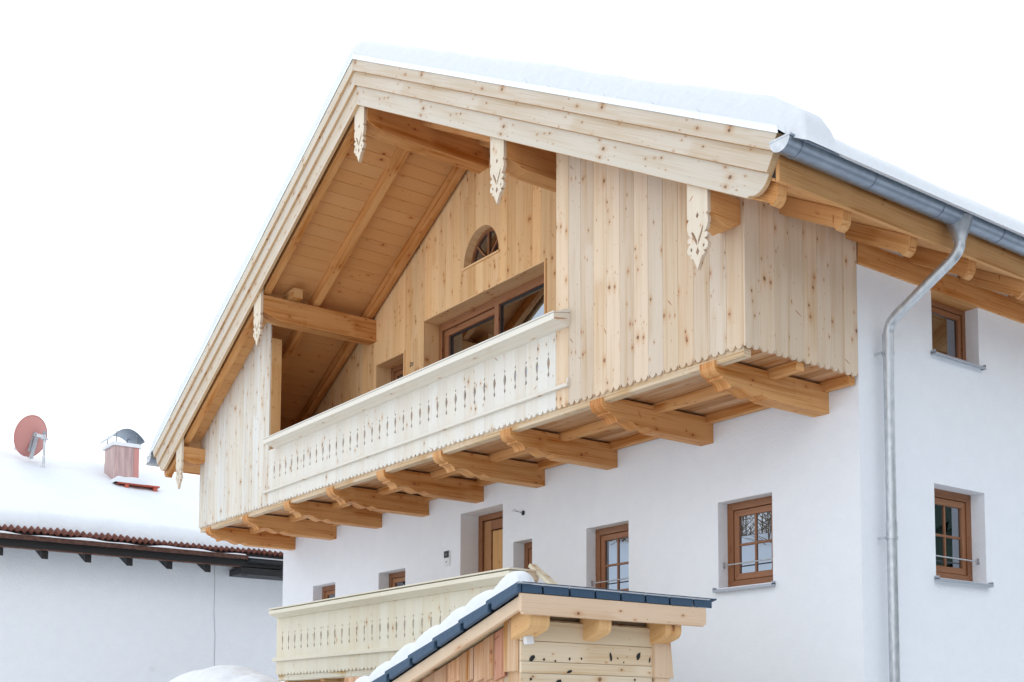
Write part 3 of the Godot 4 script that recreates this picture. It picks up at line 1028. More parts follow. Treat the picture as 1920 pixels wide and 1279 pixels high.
func build_openings(h: Node) -> void:
	window(h, Vector3(-1.991, 1.545, 0), 0, 0.816, 0.993, 0.152, 2, 2, {"sill": true, "rod": 0.27})
	window(h, Vector3(-4.353, 1.545, 0), 0, 0.826, 0.997, 0.155, 2, 2, {"sill": true, "rod": 0.28})
	window(h, Vector3(-5.965, 1.3, 0), 0, 0.439, 1.257, 0.19, 1, 1)
	window(h, Vector3(-9.762, 1.3, 0), 0, 0.856, 1.19, 0.195, 1, 1)
	window(h, Vector3(-12.15, 1.3, 0), 0, 0.86, 1.182, 0.185, 1, 1)
	window(h, Vector3(0, 4.062, -1.285), PI / 2, 0.89, 0.68, 0.161, 1, 1, {"sill": true, "fw": 0.06, "sw": 0.06, "bot": 0.05, "curtain": true})
	window(h, Vector3(0, 1.585, -1.26), PI / 2, 0.95, 1.02, 0.171, 2, 2, {"sill": true, "rod": 0.25, "curtain": true})
	# balcony windows
	window(h, Vector3(-9.866, 5.052, 0), 0, 0.906, 0.988, 0.25, 1, 1)
	var o := node("balcony_door", h)
	var zf := -0.25
	for q in [[-8.36, 3.76, -8.27, 6.40], [-5.30, 3.76, -5.205, 6.40], [-6.80, 3.76, -6.69, 6.27]]:
		var b := mb(vary(STAIN * 1.25, 0.06), Vector3.UP)
		b.box(Vector3(q[0], q[1], zf - 0.08), Vector3(q[2], q[3], zf + (0.012 if q[0] == -6.80 else 0.0)), 0.004)
		part("frame", b, M.stained, o)
	var b := mb(vary(STAIN * 1.25, 0.06), Vector3.RIGHT)
	b.box(Vector3(-8.268, 6.272, zf - 0.08), Vector3(-5.302, 6.40, zf), 0.004)
	part("frame", b, M.stained, o)
	# left leaf set back, right pane fixed
	for q in [[-8.24, 3.80, -8.13, 6.17], [-6.85, 3.80, -6.802, 6.17]]:
		b = mb(vary(STAIN * 1.15, 0.06), Vector3.UP)
		b.box(Vector3(q[0], q[1], zf - 0.13), Vector3(q[2], q[3], zf - 0.035), 0.004)
		part("door_leaf", b, M.stained, o)
	b = mb(vary(STAIN * 1.15, 0.06), Vector3.RIGHT)
	b.box(Vector3(-8.24, 6.172, zf - 0.13), Vector3(-6.802, 6.268, zf - 0.035), 0.004)
	part("door_leaf", b, M.stained, o)
	for q in [[-8.13, -6.85, 3.8, 6.17, zf - 0.09], [-6.69, -5.30, 3.8, 6.27, zf - 0.04]]:
		b = mb()
		b.box(Vector3(q[0], q[2], q[4] - 0.006), Vector3(q[1], q[3], q[4]))
		part("pane", b, M.glass, o)
		b = mb()
		b.box(Vector3(q[0], q[2], q[4] + 0.0005), Vector3(q[0] + 0.02, q[3], q[4] + 0.012))
		b.box(Vector3(q[0] + 0.02, q[3] - 0.02, q[4] + 0.0005), Vector3(q[1], q[3], q[4] + 0.012))
		part("gasket", b, M.gasket, o)
	# arched window
	var a := node("arched_window", h)
	b = mb(vary(STAIN, 0.05), Vector3.RIGHT)
	for i in 24:
		var g0 := PI * i / 24.0
		var g1 := PI * (i + 1) / 24.0
		b.prism(P([[0.456 * cos(g0), 0.506 * sin(g0)], [0.456 * cos(g1), 0.506 * sin(g1)], [0.412 * cos(g1), 0.458 * sin(g1)], [0.412 * cos(g0), 0.458 * sin(g0)]]), Vector3(-6.78, 6.92, -0.10), Vector3.RIGHT, Vector3.UP, Vector3(0, 0, -0.06))
	b.box(Vector3(-7.19, 6.917, -0.16), Vector3(-6.37, 6.955, -0.101))
	part("frame", b, M.stained, a)
	for g in [PI / 2.0, PI / 4.0, PI * 0.75]:
		b = mb(vary(STAIN * 1.2, 0.05), Vector3.UP)
		b.bar(Vector3(-6.78, 6.95, -0.115), Vector3(-6.78 + 0.412 * cos(g), 6.92 + 0.458 * sin(g), -0.115), 0.024, 0.024, Vector3(0, 0, 1))
		part("glazing_bar", b, M.stained, a)
	b = mb()
	b.prism(arch_poly(-6.78, 6.925, 0.405), Vector3(0, 0, -0.132), Vector3.RIGHT, Vector3.UP, Vector3(0, 0, -0.006))
	part("pane", b, M.glass, a)
	# entrance door
	var d := node("entrance_door", h)
	var zd := -0.324
	for q in [[-7.312, 0.79, -7.215, 3.143], [-6.322, 0.79, -6.226, 3.143]]:
		b = mb(vary(STAIN * 1.2, 0.05), Vector3.UP)
		b.box(Vector3(q[0], q[1], zd - 0.09), Vector3(q[2], q[3], zd), 0.005)
		part("frame", b, M.stained, d)
	b = mb(vary(STAIN, 0.05), Vector3.RIGHT)
	b.box(Vector3(-7.214, 3.055, zd - 0.09), Vector3(-6.323, 3.143, zd), 0.005)
	part("frame", b, M.stained, d)
	for q in [[-7.195, -7.02], [-6.70, -6.56], [-6.50, -6.345]]:
		b = mb(vary(Color(0.44, 0.21, 0.085), 0.05), Vector3.UP)
		b.box(Vector3(q[0], 0.80, zd - 0.085), Vector3(q[1], 3.045, zd - 0.03), 0.006)
		part("stile", b, M.stained, d)
	b = mb(vary(STAIN * 1.1, 0.05), Vector3.RIGHT)
	b.box(Vector3(-7.02, 2.90, zd - 0.085), Vector3(-6.70, 3.045, zd - 0.034), 0.004)
	part("rail", b, M.stained, d)
	for q in [[-7.00, -6.72], [-6.56, -6.50]]:
		b = mb(Color(0.66, 0.38, 0.16), Vector3.UP)
		b.box(Vector3(q[0], 0.80, zd - 0.085), Vector3(q[1], 2.885, zd - 0.045), 0.012)
		part("door_panel", b, M.wood, d)

# ---------------------------------------------------------------- snow
# sample positions from a to b, close together within w of both ends
func samples(a: float, b: float, n: int, w: float, m: int) -> Array:
	var r := []
	for i in m: r.append(a + w * i / m)
	for i in n: r.append(lerpf(a + w, b - w, float(i) / n))
	for i in m + 1: r.append(b - w + w * i / m)
	return r

func snow_slab(called: String, f: Callable, us: Array, vs: Array, thick: Callable, parent: Node) -> MeshInstance3D:
	# f(u, v) -> [base point, up]; thickness falls to nothing at the rim with a round shoulder
	var b := mb()
	var rows := []
	for v in vs:
		var row := []
		for u in us:
			var q: Array = f.call(u, v)
			row.append(q[0] + q[1] * thick.call(u, v))
		rows.append(row)
	b.grid(rows)
	# make the normals point up
	var s := 0.0
	for q in b.n: s += q.y
	if s < 0:
		b = mb()
		b.grid(rows, true)
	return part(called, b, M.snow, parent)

func edge(d: float, r: float) -> float:
	# round shoulder: 0 at the rim, 1 from r inwards
	if d <= 0.0: return 0.0
	if d >= r: return 1.0
	var k := 1.0 - d / r
	return sqrt(maxf(0.0, 1.0 - k * k * k))

func build_snow() -> void:
	var nz := FastNoiseLite.new()
	nz.seed = 4
	nz.frequency = 0.5
	nz.fractal_octaves = 3
	var fine := FastNoiseLite.new()
	fine.seed = 7
	fine.frequency = 3.0
	# main roof: one blanket over both slopes, u runs from eave to eave
	var fb := func(u: float, v: float) -> Array:
		return [Vector3(XR + u, TOP - K * sqrt(u * u + 0.03) + 0.052 - 0.07 * smoothstep(7.55, 7.85, absf(u)), v), Vector3.UP]
	var ft := func(u: float, v: float) -> float:
		var eu: float = 7.86 + 0.02 * nz.get_noise_1d(v * 2.0) - absf(u)
		var pillow := smoothstep(1.72, 1.95, v + 0.08 * nz.get_noise_2d(u, 3.0)) * 0.13
		var t: float = 0.145 + pillow + 0.03 * nz.get_noise_2d(u, v) + 0.010 * fine.get_noise_2d(u, v)
		eu += 0.10 * smoothstep(1.70, 1.95, v)
		return t * edge(eu, 0.13) * edge(2.262 - v + 0.012 * fine.get_noise_1d(u), 0.07) - 0.006
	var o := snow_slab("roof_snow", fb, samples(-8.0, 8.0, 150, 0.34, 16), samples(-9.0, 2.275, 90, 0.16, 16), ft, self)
	tag(o, "thick snow blanket on the big timber gable roof", "snow")
	# neighbour
	var nb := func(u: float, v: float) -> Array:
		return [Vector3(u, 3.85 + 0.445 * (-17.5 - u) if u > -23.0 else 3.85 + 0.445 * (5.5 - (-23.0 - u)), v), Vector3.UP]
	var nt := func(u: float, v: float) -> float:
		var e: float = -17.595 + 0.08 * nz.get_noise_1d(v * 2.5) + 0.04 * fine.get_noise_1d(v) - u - 0.10 * smoothstep(0.0, 2.0, v)
		var t: float = 0.27 + 0.06 * nz.get_noise_2d(u * 0.8, v * 0.8) + 0.012 * fine.get_noise_2d(u, v)
		return (t + 0.15) * edge(e, 0.35) * edge(u + 28.4, 0.2) - 0.15
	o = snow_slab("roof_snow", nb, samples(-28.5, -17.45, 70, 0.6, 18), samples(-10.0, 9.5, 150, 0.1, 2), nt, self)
	tag(o, "smooth white snow covering the neighbouring white house's roof", "snow")

# ---------------------------------------------------------------- entrance balcony
func build_entrance_balcony() -> void:
	var o := node("entrance_balcony", self)
	o.set_meta("label", "low greenish timber balcony with cut-out railing in front of the entrance door")
	o.set_meta("category", "balcony")
	var r := node("railing", o)
	var cuts := []
	for i in 29: cuts.append(-9.481 + i * 0.21465)
	build_railing(r, -9.69, -3.28, cuts, 1.86, 1.62, 1.40, 0.722, GREENISH)
	var b := mb(vary(GREENISH, 0.03), Vector3.RIGHT)
	b.prism(P([[2.04, 1.668], [2.04, 1.722], [1.80, 1.735], [1.80, 1.612], [1.892, 1.612], [1.915, 1.620], [1.95, 1.636], [2.0, 1.655]]), Vector3(-3.27, 0, 0), Vector3(0, 0, 1), Vector3.UP, Vector3(-6.34, 0, 0), 0.002)
	part("handrail", b, M.clear, r)
	b = mb(vary(GREENISH, 0.03), Vector3.RIGHT)
	b.box(Vector3(-9.62, 1.7365, 1.79), Vector3(-3.26, 1.756, 2.045), 0.003)
	part("handrail_top", b, M.clear, r)
	b = mb(vary(GREENISH, 0.03), Vector3.RIGHT)
	b.box(Vector3(-9.75, 0.942, 1.8605), Vector3(-3.28, 1.0, 1.90), 0.005)
	part("ledge_strip", b, M.clear, r)
	# return towards the wall beside the stair head
	b = mb(vary(SPRUCE, 0.03), Vector3(0, 0, 1))
	b.box(Vector3(-3.50, 1.7375, 1.58), Vector3(-3.262, 1.757, 1.788), 0.003)
	b.box(Vector3(-3.45, 1.64, 1.60), Vector3(-3.29, 1.737, 1.798), 0.003)
	part("handrail", b, M.wood, r)
	b = mb(vary(SPRUCE, 0.03), Vector3.UP)
	b.box(Vector3(-3.42, 0.74, 1.59), Vector3(-3.32, 1.639, 1.80), 0.004)
	part("end_post", b, M.wood, r)
	# stair rail going down to the right
	b = mb(vary(GREENISH, 0.03), Vector3(1, -0.66, 0).normalized())
	b.bar(Vector3(-3.42, 1.83, 1.60), Vector3(-0.9, 0.17, 1.60), 0.10, 0.045, Vector3.UP, 0.004)
	part("stair_rail", b, M.wood, o)
	b = mb(vary(GREENISH, 0.03), Vector3(1, -0.66, 0).normalized())
	b.bar(Vector3(-3.25, 0.70, 1.60), Vector3(0.3, -1.64, 1.60), 0.05, 0.26, Vector3.UP, 0.004)
	b.bar(Vector3(-3.25, 0.70, 0.55), Vector3(0.3, -1.64, 0.55), 0.05, 0.26, Vector3.UP, 0.004)
	part("stringer", b, M.wood, o)
	for i in 12:
		b = mb(vary(GREENISH, 0.05), Vector3(0, 0, 1))
		b.box(Vector3(-3.2 + i * 0.29, 0.60 - i * 0.19, 0.575), Vector3(-2.92 + i * 0.29, 0.64 - i * 0.19, 1.575), 0.003)
		part("stair_tread", b, M.wood, o)
	for x in [-1.0, 0.1]:
		b = mb(vary(GREENISH, 0.03), Vector3.UP)
		b.box(Vector3(x, GROUND, 1.63), Vector3(x + 0.09, lerpf(1.75, -0.5, (x + 3.4) / 3.5), 1.70), 0.004)
		part("stair_post", b, M.wood, o)
	# floor frame
	b = mb(vary(GREENISH, 0.03), Vector3.RIGHT)
	b.box(Vector3(-9.66, 0.64, 1.69), Vector3(-3.30, 0.755, 1.832), 0.004)
	part("edge_beam", b, M.beam, o)
	var us := steps(-9.66, -3.30, 46)
	for i in us.size() - 1:
		b = mb(vary(GREENISH, 0.08), Vector3(0, 0, 1))
		b.box(Vector3(us[i] + 0.003, 0.757, 0.02), Vector3(us[i + 1] - 0.003, 0.785, 1.83), 0.0)
		part("floor_board", b, M.wood, o)
	for x in [-9.5, -8.3, -6.8, -5.3, -3.7]:
		b = mb(vary(HONEY, 0.05), Vector3(0, 0, 1))
		b.box(Vector3(x, 0.60, 0.0), Vector3(x + 0.12, 0.638, 1.80), 0.003)
		b.box(Vector3(x, 0.6385, 0.0), Vector3(x + 0.12, 0.755, 1.688), 0.003)
		part("floor_joist", b, M.beam, o)
	for x in [-9.55, -6.6, -3.6]:
		b = mb(vary(HONEY, 0.05), Vector3.UP)
		b.box(Vector3(x, GROUND, 1.66), Vector3(x + 0.14, 0.599, 1.80), 0.006)
		part("post", b, M.beam, o)

# ---------------------------------------------------------------- shed
func build_shed() -> void:
	var o := node("garden_shed", self)
	o.set_meta("label", "small timber shed with dark slate-blue tiles and pent roof before the white wall")
	o.set_meta("category", "shed")
	var k := 0.3236
	var z1 := 4.10
	var z0 := 2.50
	# body behind the boards
	var b := mb(Color(0.5, 0.38, 0.25))
	b.prism(P([[-0.275, GROUND], [-0.275, 0.86], [-3.3, 0.86 - k * 3.03], [-3.3, GROUND]]), Vector3(0, 0, z1 - 0.03), Vector3.RIGHT, Vector3.UP, Vector3(0, 0, z0 - z1 + 0.03))
	part("carcass", b, M.wood, o)
	# gable: upright larch boards in two lapped courses
	var gw := node("gable_boards", o)
	var us := [-3.3, -3.1, -2.88, -2.68, -2.46, -2.24, -2.03, -1.80, -1.60, -1.38, -1.17, -0.96, -0.80, -0.655, -0.50]
	for i in us.size() - 1:
		var a: float = us[i] + 0.004
		var e: float = us[i + 1] - 0.004
		var dz := 0.006 if i % 2 == 0 else 0.0
		var c := vary(LARCH, 0.14)
		if i == us.size() - 2: c = Color(0.52, 0.25, 0.16)
		b = mb(c, Vector3.UP)
		b.prism(P([[a, 0.36 - 0.07 * (1.0 - i / 14.0)], [e, 0.40 - 0.07 * (1.0 - i / 14.0)], [e, 0.97 + k * e], [a, 0.97 + k * a]]), Vector3(0, 0, z1 + 0.004 + dz), Vector3.RIGHT, Vector3.UP, Vector3(0, 0, -0.026), 0.004)
		part("board", b, M.beam, gw)
		b = mb(vary(LARCH, 0.12), Vector3.UP)
		b.box(Vector3(a - 0.05, GROUND, z1 - 0.050), Vector3(e - 0.055, 0.46, z1 - 0.024), 0.004)
		part("board", b, M.beam, gw)
	b = mb(LARCH_PALE, Vector3.UP)
	b.prism(P([[-0.495, 0.425], [-0.29, 0.425], [-0.29, 0.715], [-0.36, 0.735], [-0.36, 0.86], [-0.495, 0.86]]), Vector3(0, 0, z1 + 0.022), Vector3.RIGHT, Vector3.UP, Vector3(0, 0, -0.04), 0.005)
	part("board", b, M.beam, gw)
	b = mb(LARCH_PALE * 0.95, Vector3.UP)
	b.box(Vector3(-0.47, GROUND, z1 - 0.035), Vector3(-0.275, 0.46, z1 - 0.018), 0.004)
	part("board", b, M.beam, gw)
	# long side: pale boards laid flat
	var sw := node("side_boards", o)
	var ys := [-1.68, -1.45, -1.22, -0.99, -0.76, -0.53, -0.30, -0.07, 0.16, 0.29, 0.41, 0.507, 0.676, 0.845]
	for i in ys.size() - 1:
		b = mb(vary(Color(0.75, 0.60, 0.42), 0.05), Vector3(0, 0, 1))
		b.box(Vector3(-0.274, ys[i] + 0.002, 2.66), Vector3(-0.25 + (0.004 if i % 2 == 0 else 0.0), ys[i + 1] - 0.002, 4.12), 0.003)
		part("board", b, M.wood, sw)
	# black loose knots
	for q in [[0.531, 4.006, 0.020, 0.034, -0.7], [0.526, 3.883, 0.010, 0.012, 0.0], [0.517, 3.763, 0.008, 0.010, 0.0], [0.541, 3.609, 0.009, 0.012, 0.2], [0.547, 3.478, 0.008, 0.010, 0.0], [0.572, 3.148, 0.012, 0.042, 0.15], [0.592, 2.826, 0.018, 0.038, -0.5], [0.561, 2.693, 0.008, 0.026, -0.2], [0.434, 3.612, 0.030, 0.014, 0.3], [0.350, 3.724, 0.028, 0.016, 0.2], [0.382, 2.87, 0.009, 0.012, 0.0], [0.36, 4.02, 0.012, 0.012, 0.0], [0.565, 3.07, 0.006, 0.008, 0.0], [0.53, 3.00, 0.006, 0.007, 0.0], [0.30, 3.3, 0.014, 0.022, 0.4]]:
		b = mb()
		var p := []
		for i in 9:
			var g := TAU * i / 9.0
			var w: float = rng.randf_range(0.75, 1.15)
			var e := Vector2(cos(g) * q[2], sin(g) * q[3]).rotated(q[4]) * w
			p.append([-q[1] + e.x, q[0] + e.y])
		b.prism(P(p), Vector3(-0.2435, 0, 0), Vector3(0, 0, -1), Vector3.UP, Vector3(-0.004, 0, 0))
		part("knot", b, M.end_black, sw)
	# corner post at the far end
	b = mb(vary(LARCH_PALE, 0.03), Vector3.UP)
	b.prism(P([[2.66, 0.405], [2.425, 0.405], [2.47, 0.80], [2.66, 0.80]]), Vector3(-0.215, 0, 0), Vector3(0, 0, 1), Vector3.UP, Vector3(-0.05, 0, 0), 0.004)
	b.box(Vector3(-0.262, GROUND, 2.47), Vector3(-0.225, 0.403, 2.645), 0.004)
	part("corner_post", b, M.wood, o)
	# rafters, fascia and verge board
	for z in [4.19, 3.46, 2.69]:
		b = mb(vary(HONEY * 1.1, 0.04), Vector3(1, k, 0).normalized())
		var zt := 0.205 if z > 4 else 0.14
		if z < 2.9: zt = 0.19
		b.prism(P([[-0.30, 0.685], [-0.075, 0.755], [-0.046, 0.785], [-0.040, 0.82], [-0.040, 0.99], [-0.30, 0.89]]), Vector3(0, 0, z), Vector3.RIGHT, Vector3.UP, Vector3(0, 0, -zt), 0.004)
		part("rafter", b, M.wood, o)
	b = mb(vary(Color(0.72, 0.52, 0.36), 0.02), Vector3(0, 0, 1))
	b.prism(P([[-4.305, 1.036], [-4.305, 0.895], [-4.29, 0.885], [-4.28, 0.868], [-2.262, 0.868], [-2.250, 0.880], [-2.225, 0.89], [-2.225, 1.036]]), Vector3(0.0, 0, 0), Vector3(0, 0, -1), Vector3.UP, Vector3(-0.036, 0, 0), 0.004)
	part("fascia_board", b, M.wood, o)
	b = mb(vary(Color(0.72, 0.54, 0.38), 0.02), Vector3(1, k, 0).normalized())
	b.prism(P([[-0.037, 1.026], [-0.037, 0.915], [-3.4, 0.915 - k * 3.363], [-3.4, 1.026 - k * 3.363]]), Vector3(0, 0, 4.285), Vector3.RIGHT, Vector3.UP, Vector3(0, 0, -0.035), 0.004)
	part("verge_board", b, M.wood, o)
	for i in 9:
		var xa := -0.04 - i * 0.37
		b = mb(vary(Color(0.70, 0.55, 0.36), 0.05), Vector3(0, 0, 1))
		b.prism(P([[xa, 1.02 + k * xa], [xa, 0.998 + k * xa], [xa - 0.365, 0.998 + k * (xa - 0.365)], [xa - 0.365, 1.02 + k * (xa - 0.365)]]), Vector3(0, 0, 4.249), Vector3.RIGHT, Vector3.UP, Vector3(0, 0, -2.0))
		part("roof_board", b, M.wood, o)
	# verge tiles
	var rt := node("tiled_roof", o)
	for i in 8:
		var xh := -0.408 * i
		var yh := 1.124 - 0.408 * i * k
		var bl := func(x: float) -> float: return 1.040 + k * x
		b = mb()
		var p := [[xh, yh]]
		p.append([xh - 0.425, yh - 0.425 * 0.275])
		var nb := Vector2(xh - 0.425, yh - 0.425 * 0.275 - 0.018)
		for g in range(1, 6):
			var a := PI / 2 + PI * g / 6.0
			p.append([nb.x + 0.018 * cos(a), nb.y + 0.018 * sin(a)])
		p.append([xh - 0.405, nb.y - 0.020])
		p.append([xh - 0.36, nb.y - 0.008])
		p.append([xh - 0.355, bl.call(xh - 0.355)])
		p.append([xh, bl.call(xh)])
		b.prism(P(p), Vector3(0, 0, 4.345), Vector3.RIGHT, Vector3.UP, Vector3(0, 0, -0.036), 0.006)
		b.prism(P([[xh - 0.002, yh - 0.001], [xh - 0.424, yh - 0.001 - 0.425 * 0.275], [xh - 0.424, yh - 0.026 - 0.425 * 0.275], [xh - 0.002, yh - 0.026]]), Vector3(0, 0, 4.308), Vector3.RIGHT, Vector3.UP, Vector3(0, 0, -0.25))
		part("verge_tile", b, M.slate, rt)
	# tiles along the high edge
	var zs := [4.300, 4.090, 3.811, 3.534, 3.250, 2.968, 2.683, 2.389, 2.150]
	for i in 8:
		b = mb()
		var a: float = zs[i] - 0.004
		var e: float = zs[i + 1] + 0.010
		b.prism(P([[-a, 1.120], [-a - (0.0 if i == 0 else -0.012), 1.040], [-e, 1.040], [-e, 1.120]]), Vector3(0.006, 0, 0), Vector3(0, 0, -1), Vector3.UP, Vector3(-0.02, 0, 0), 0.003)
		b.prism(P([[0.010, 1.127], [0.010, 1.121], [-0.30, 1.121 - 0.30 * k], [-0.30, 1.127 - 0.30 * k]]), Vector3(0, 0, a + 0.002), Vector3.RIGHT, Vector3.UP, Vector3(0, 0, e - a - 0.005))
		part("ridge_tile", b, M.slate, rt)
	b = mb()
	b.prism(P([[0.012, 1.128], [0.012, 1.118], [-0.05, 1.10], [-0.05, 1.11]]), Vector3(0, 0, 2.155), Vector3.RIGHT, Vector3.UP, Vector3(0, 0, -0.05))
	part("end_tile", b, M.slate, rt)
	b = mb()
	b.prism(P([[-0.25, 1.10 - 0.25 * k], [-3.4, 1.10 - 3.4 * k], [-3.4, 1.03 - 3.4 * k], [-0.25, 1.03 - 0.25 * k]]), Vector3(0, 0, 4.06), Vector3.RIGHT, Vector3.UP, Vector3(0, 0, -1.85))
	part("tile_bed", b, M.slate, rt)
	# its snow: a bulge over every course
	var nz := FastNoiseLite.new()
	nz.seed = 21
	nz.frequency = 1.6
	var fb := func(u: float, v: float) -> Array:
		return [Vector3(u, 1.118 + 0.3236 * u, v), Vector3.UP]
	var ft := func(u: float, v: float) -> float:
		var crs := absf(sin(PI * (u + 0.02) / 0.408))
		var t: float = 0.135 + 0.05 * pow(crs, 0.6) + 0.03 * nz.get_noise_2d(u, v)
		var e: float = 0.0 - u + 0.06 * nz.get_noise_1d(v * 1.3) - 0.34 * smoothstep(4.22, 3.8, v)
		return t * edge(e, 0.26) * edge(4.338 - v + 0.010 * nz.get_noise_1d(u * 3.0), 0.10) * edge(v - 2.2, 0.2) - 0.012
	var s := snow_slab("shed_snow", fb, samples(-3.4, 0.03, 110, 0.25, 12), samples(2.2, 4.345, 34, 0.16, 12), ft, self)
	tag(s, "lumpy strip of snow lying on the shed's dark tiles", "snow")
	var fb2 := func(u: float, v: float) -> Array:
		return [Vector3(u, 1.12 + 0.3236 * minf(u, 0.0), v), Vector3.UP]
	var ft2 := func(u: float, v: float) -> float:
		return (0.035 + 0.02 * nz.get_noise_2d(u * 2, v * 2)) * edge(-u, 0.1) * edge(u + 0.6, 0.3) * edge(2.75 - v, 0.15) * edge(v - 2.2, 0.2) - 0.006
	s = snow_slab("shed_snow", fb2, samples(-0.6, 0.0, 14, 0.1, 6), samples(2.2, 2.75, 14, 0.1, 6), ft2, self)
	tag(s, "small leftover snow patch at the far end of the shed's high roof edge", "snow")
	# little white sensor under the eaves
	var w := mb()
	var q := []
	for i in 20:
		var g := TAU * i / 20.0
		var e := Vector2(signf(cos(g)) * pow(absf(cos(g)), 0.35), signf(sin(g)) * pow(absf(sin(g)), 0.35)) * 0.041
		e = e.rotated(0.16)
		q.append([-4.062 + e.x, 0.682 + e.y * 0.9])
	w.prism(P(q), Vector3(-0.20, 0, 0), Vector3(0, 0, -1), Vector3.UP, Vector3(-0.045, 0, 0), 0.006)
	tag(part("sensor_box", w, M.white, self), "small white rounded square sensor under the shed's eaves", "sensor")

# ---------------------------------------------------------------- neighbour
func build_neighbour() -> void:
	var o := node("neighbour_house", self)
	o.set_meta("label", "neighbouring white rendered house with black eaves and copper gutter")
	o.set_meta("category", "house")
	var b := mb()
	b.box(Vector3(-28.0, GROUND - 0.2, -10.0), Vector3(-18.2, 4.02, 9.0))
	b.prism(P([[-28.0, 4.021], [-18.2, 4.021], [-23.1, 6.15]]), Vector3(0, 0, 8.99), Vector3.RIGHT, Vector3.UP, Vector3(0, 0, -18.98))
	part("wall", b, M.rough_plaster, o)
	b = mb(Color(0.4, 0.4, 0.42))
	var pts := [Vector3(-18.195, 3.60, -0.575), Vector3(-18.195, 3.1, -0.590), Vector3(-18.195, 2.5, -0.585), Vector3(-18.195, 1.9, -0.625), Vector3(-18.195, 1.4, -0.620), Vector3(-18.195, 0.6, -0.66)]
	for i in pts.size() - 1: b.bar(pts[i], pts[i + 1], 0.007, 0.006, Vector3.RIGHT)
	part("crack", b, M.grey, o)
	b = mb()
	b.box(Vector3(-18.199, 1.10, 0.77), Vector3(-18.17, 1.19, 0.86), 0.008)
	part("junction_box", b, M.white, o)
	var r := node("roof", o)
	b = mb()
	b.prism(P([[-17.55, 3.80], [-23.0, 3.80 + 0.445 * 5.45], [-28.45, 3.80], [-28.45, 3.62], [-23.0, 3.62 + 0.445 * 5.45], [-17.55, 3.62]]), Vector3(0, 0, 9.4), Vector3.RIGHT, Vector3.UP, Vector3(0, 0, -19.3))
	part("roof_deck", b, M.black, r)
	b = mb()
	b.box(Vector3(-17.60, 3.485, -9.9), Vector3(-17.53, 3.66, 9.4), 0.004)
	part("fascia_board", b, M.black, r)
	b = mb()
	b.box(Vector3(-17.62, 3.462, -0.92), Vector3(-17.515, 3.483, 9.4), 0.003)
	part("drip_strip", b, M.copper, r)
	for i in 12:
		var z := 6.83 - i * 0.87
		b = mb()
		b.prism(P([[-17.64, 3.46], [-17.64, 3.30], [-18.22, 3.30 + 0.445 * 0.58], [-18.22, 3.62]]), Vector3(0, 0, z), Vector3.RIGHT, Vector3.UP, Vector3(0, 0, -0.13), 0.003)
		part("rafter_tail", b, M.black, r)
	b = mb()
	b.box(Vector3(-18.19, 3.31, -6.0), Vector3(-17.50, 3.46, -0.93), 0.004)
	b.box(Vector3(-17.499, 3.30, -6.0), Vector3(-17.47, 3.335, -0.93), 0.003)
	part("eaves_box", b, M.black, r)
	# clay tiles showing at the eaves between snow and gutter
	for i in 52:
		var z := 5.3 - i * 0.26
		b = mb()
		var p := []
		for k in 17: p.append([-0.128 + 0.256 * k / 16.0, 0.055 + 0.026 * cos(TAU * 2.0 * k / 16.0 + PI)])
		for k in range(16, -1, -1): p.append([-0.128 + 0.256 * k / 16.0, 0.018 + 0.026 * cos(TAU * 2.0 * k / 16.0 + PI)])
		var dx := Vector3(1, -0.445, 0).normalized()
		b.prism(P(p), Vector3(-17.485 + rng.randf_range(-0.012, 0.012), 3.775 + rng.randf_range(-0.006, 0.006), z), Vector3(0, 0, 1), Vector3(0.445, 1, 0).normalized(), -dx * 0.36)
		part("roof_tile", b, M.clay, r)
	# gutter with soldered joints
	var g := node("gutter", o)
	b = mb()
	half_pipe(b, Vector2(-17.43, 3.70), 0.078, 9.4, -1.02)
	b.tube([Vector3(-17.35, 3.704, 9.4), Vector3(-17.35, 3.704, -1.02)], [0.011, 0.011], 8)
	var p := []
	for i in 13:
		var a := PI + PI * i / 12.0
		p.append([cos(a) * 0.08, sin(a) * 0.08])
	b.prism(P(p), Vector3(-17.43, 3.70, -1.02), Vector3.RIGHT, Vector3.UP, Vector3(0, 0, -0.006))
	part("trough", b, M.copper, g)
	for z in [5.84, 4.98, 4.13, 3.27, 2.406, 1.55, 0.68, -0.165]:
		b = mb()
		half_pipe(b, Vector2(-17.43, 3.70), 0.082, z + 0.012, z - 0.012, 12)
		b.tube([Vector3(-17.35, 3.704, z + 0.012), Vector3(-17.35, 3.704, z - 0.012)], [0.014, 0.014], 8)
		part("gutter_joint", b, M.copper, g)
	b = mb()
	half_pipe(b, Vector2(-17.43, 3.64), 0.085, -1.06, -9.9)
	part("trough", b, M.black, g)
	b = mb()
	var rows := []
	for i in 121:
		var z := lerpf(9.3, -0.98, i / 120.0)
		var lump := 0.018 * sin(z * 3.1) + 0.012 * sin(z * 7.7 + 1.0)
		rows.append([Vector3(-17.50, 3.66, z), Vector3(-17.49, 3.722 + lump, z), Vector3(-17.43, 3.752 + lump, z), Vector3(-17.375, 3.725 + lump, z), Vector3(-17.365, 3.67, z)])
	b.grid(rows, true)
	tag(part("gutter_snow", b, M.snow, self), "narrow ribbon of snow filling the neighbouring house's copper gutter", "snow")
	# chimney in sheet copper
	var c := node("chimney", o)
	b = mb(Color.WHITE, Vector3.UP)
	b.box(Vector3(-22.05, 4.6, 0.16), Vector3(-21.3, 6.70, 0.77), 0.012)
	part("shaft", b, M.chimney, c)
	b = mb(Color.WHITE, Vector3.UP)
	b.box(Vector3(-21.2995, 4.6, 0.165), Vector3(-21.285, 6.69, 0.29), 0.002)
	part("edge_strip", b, M.dish, c)  # reddish strip down the right edge of the shaft
	b = mb()
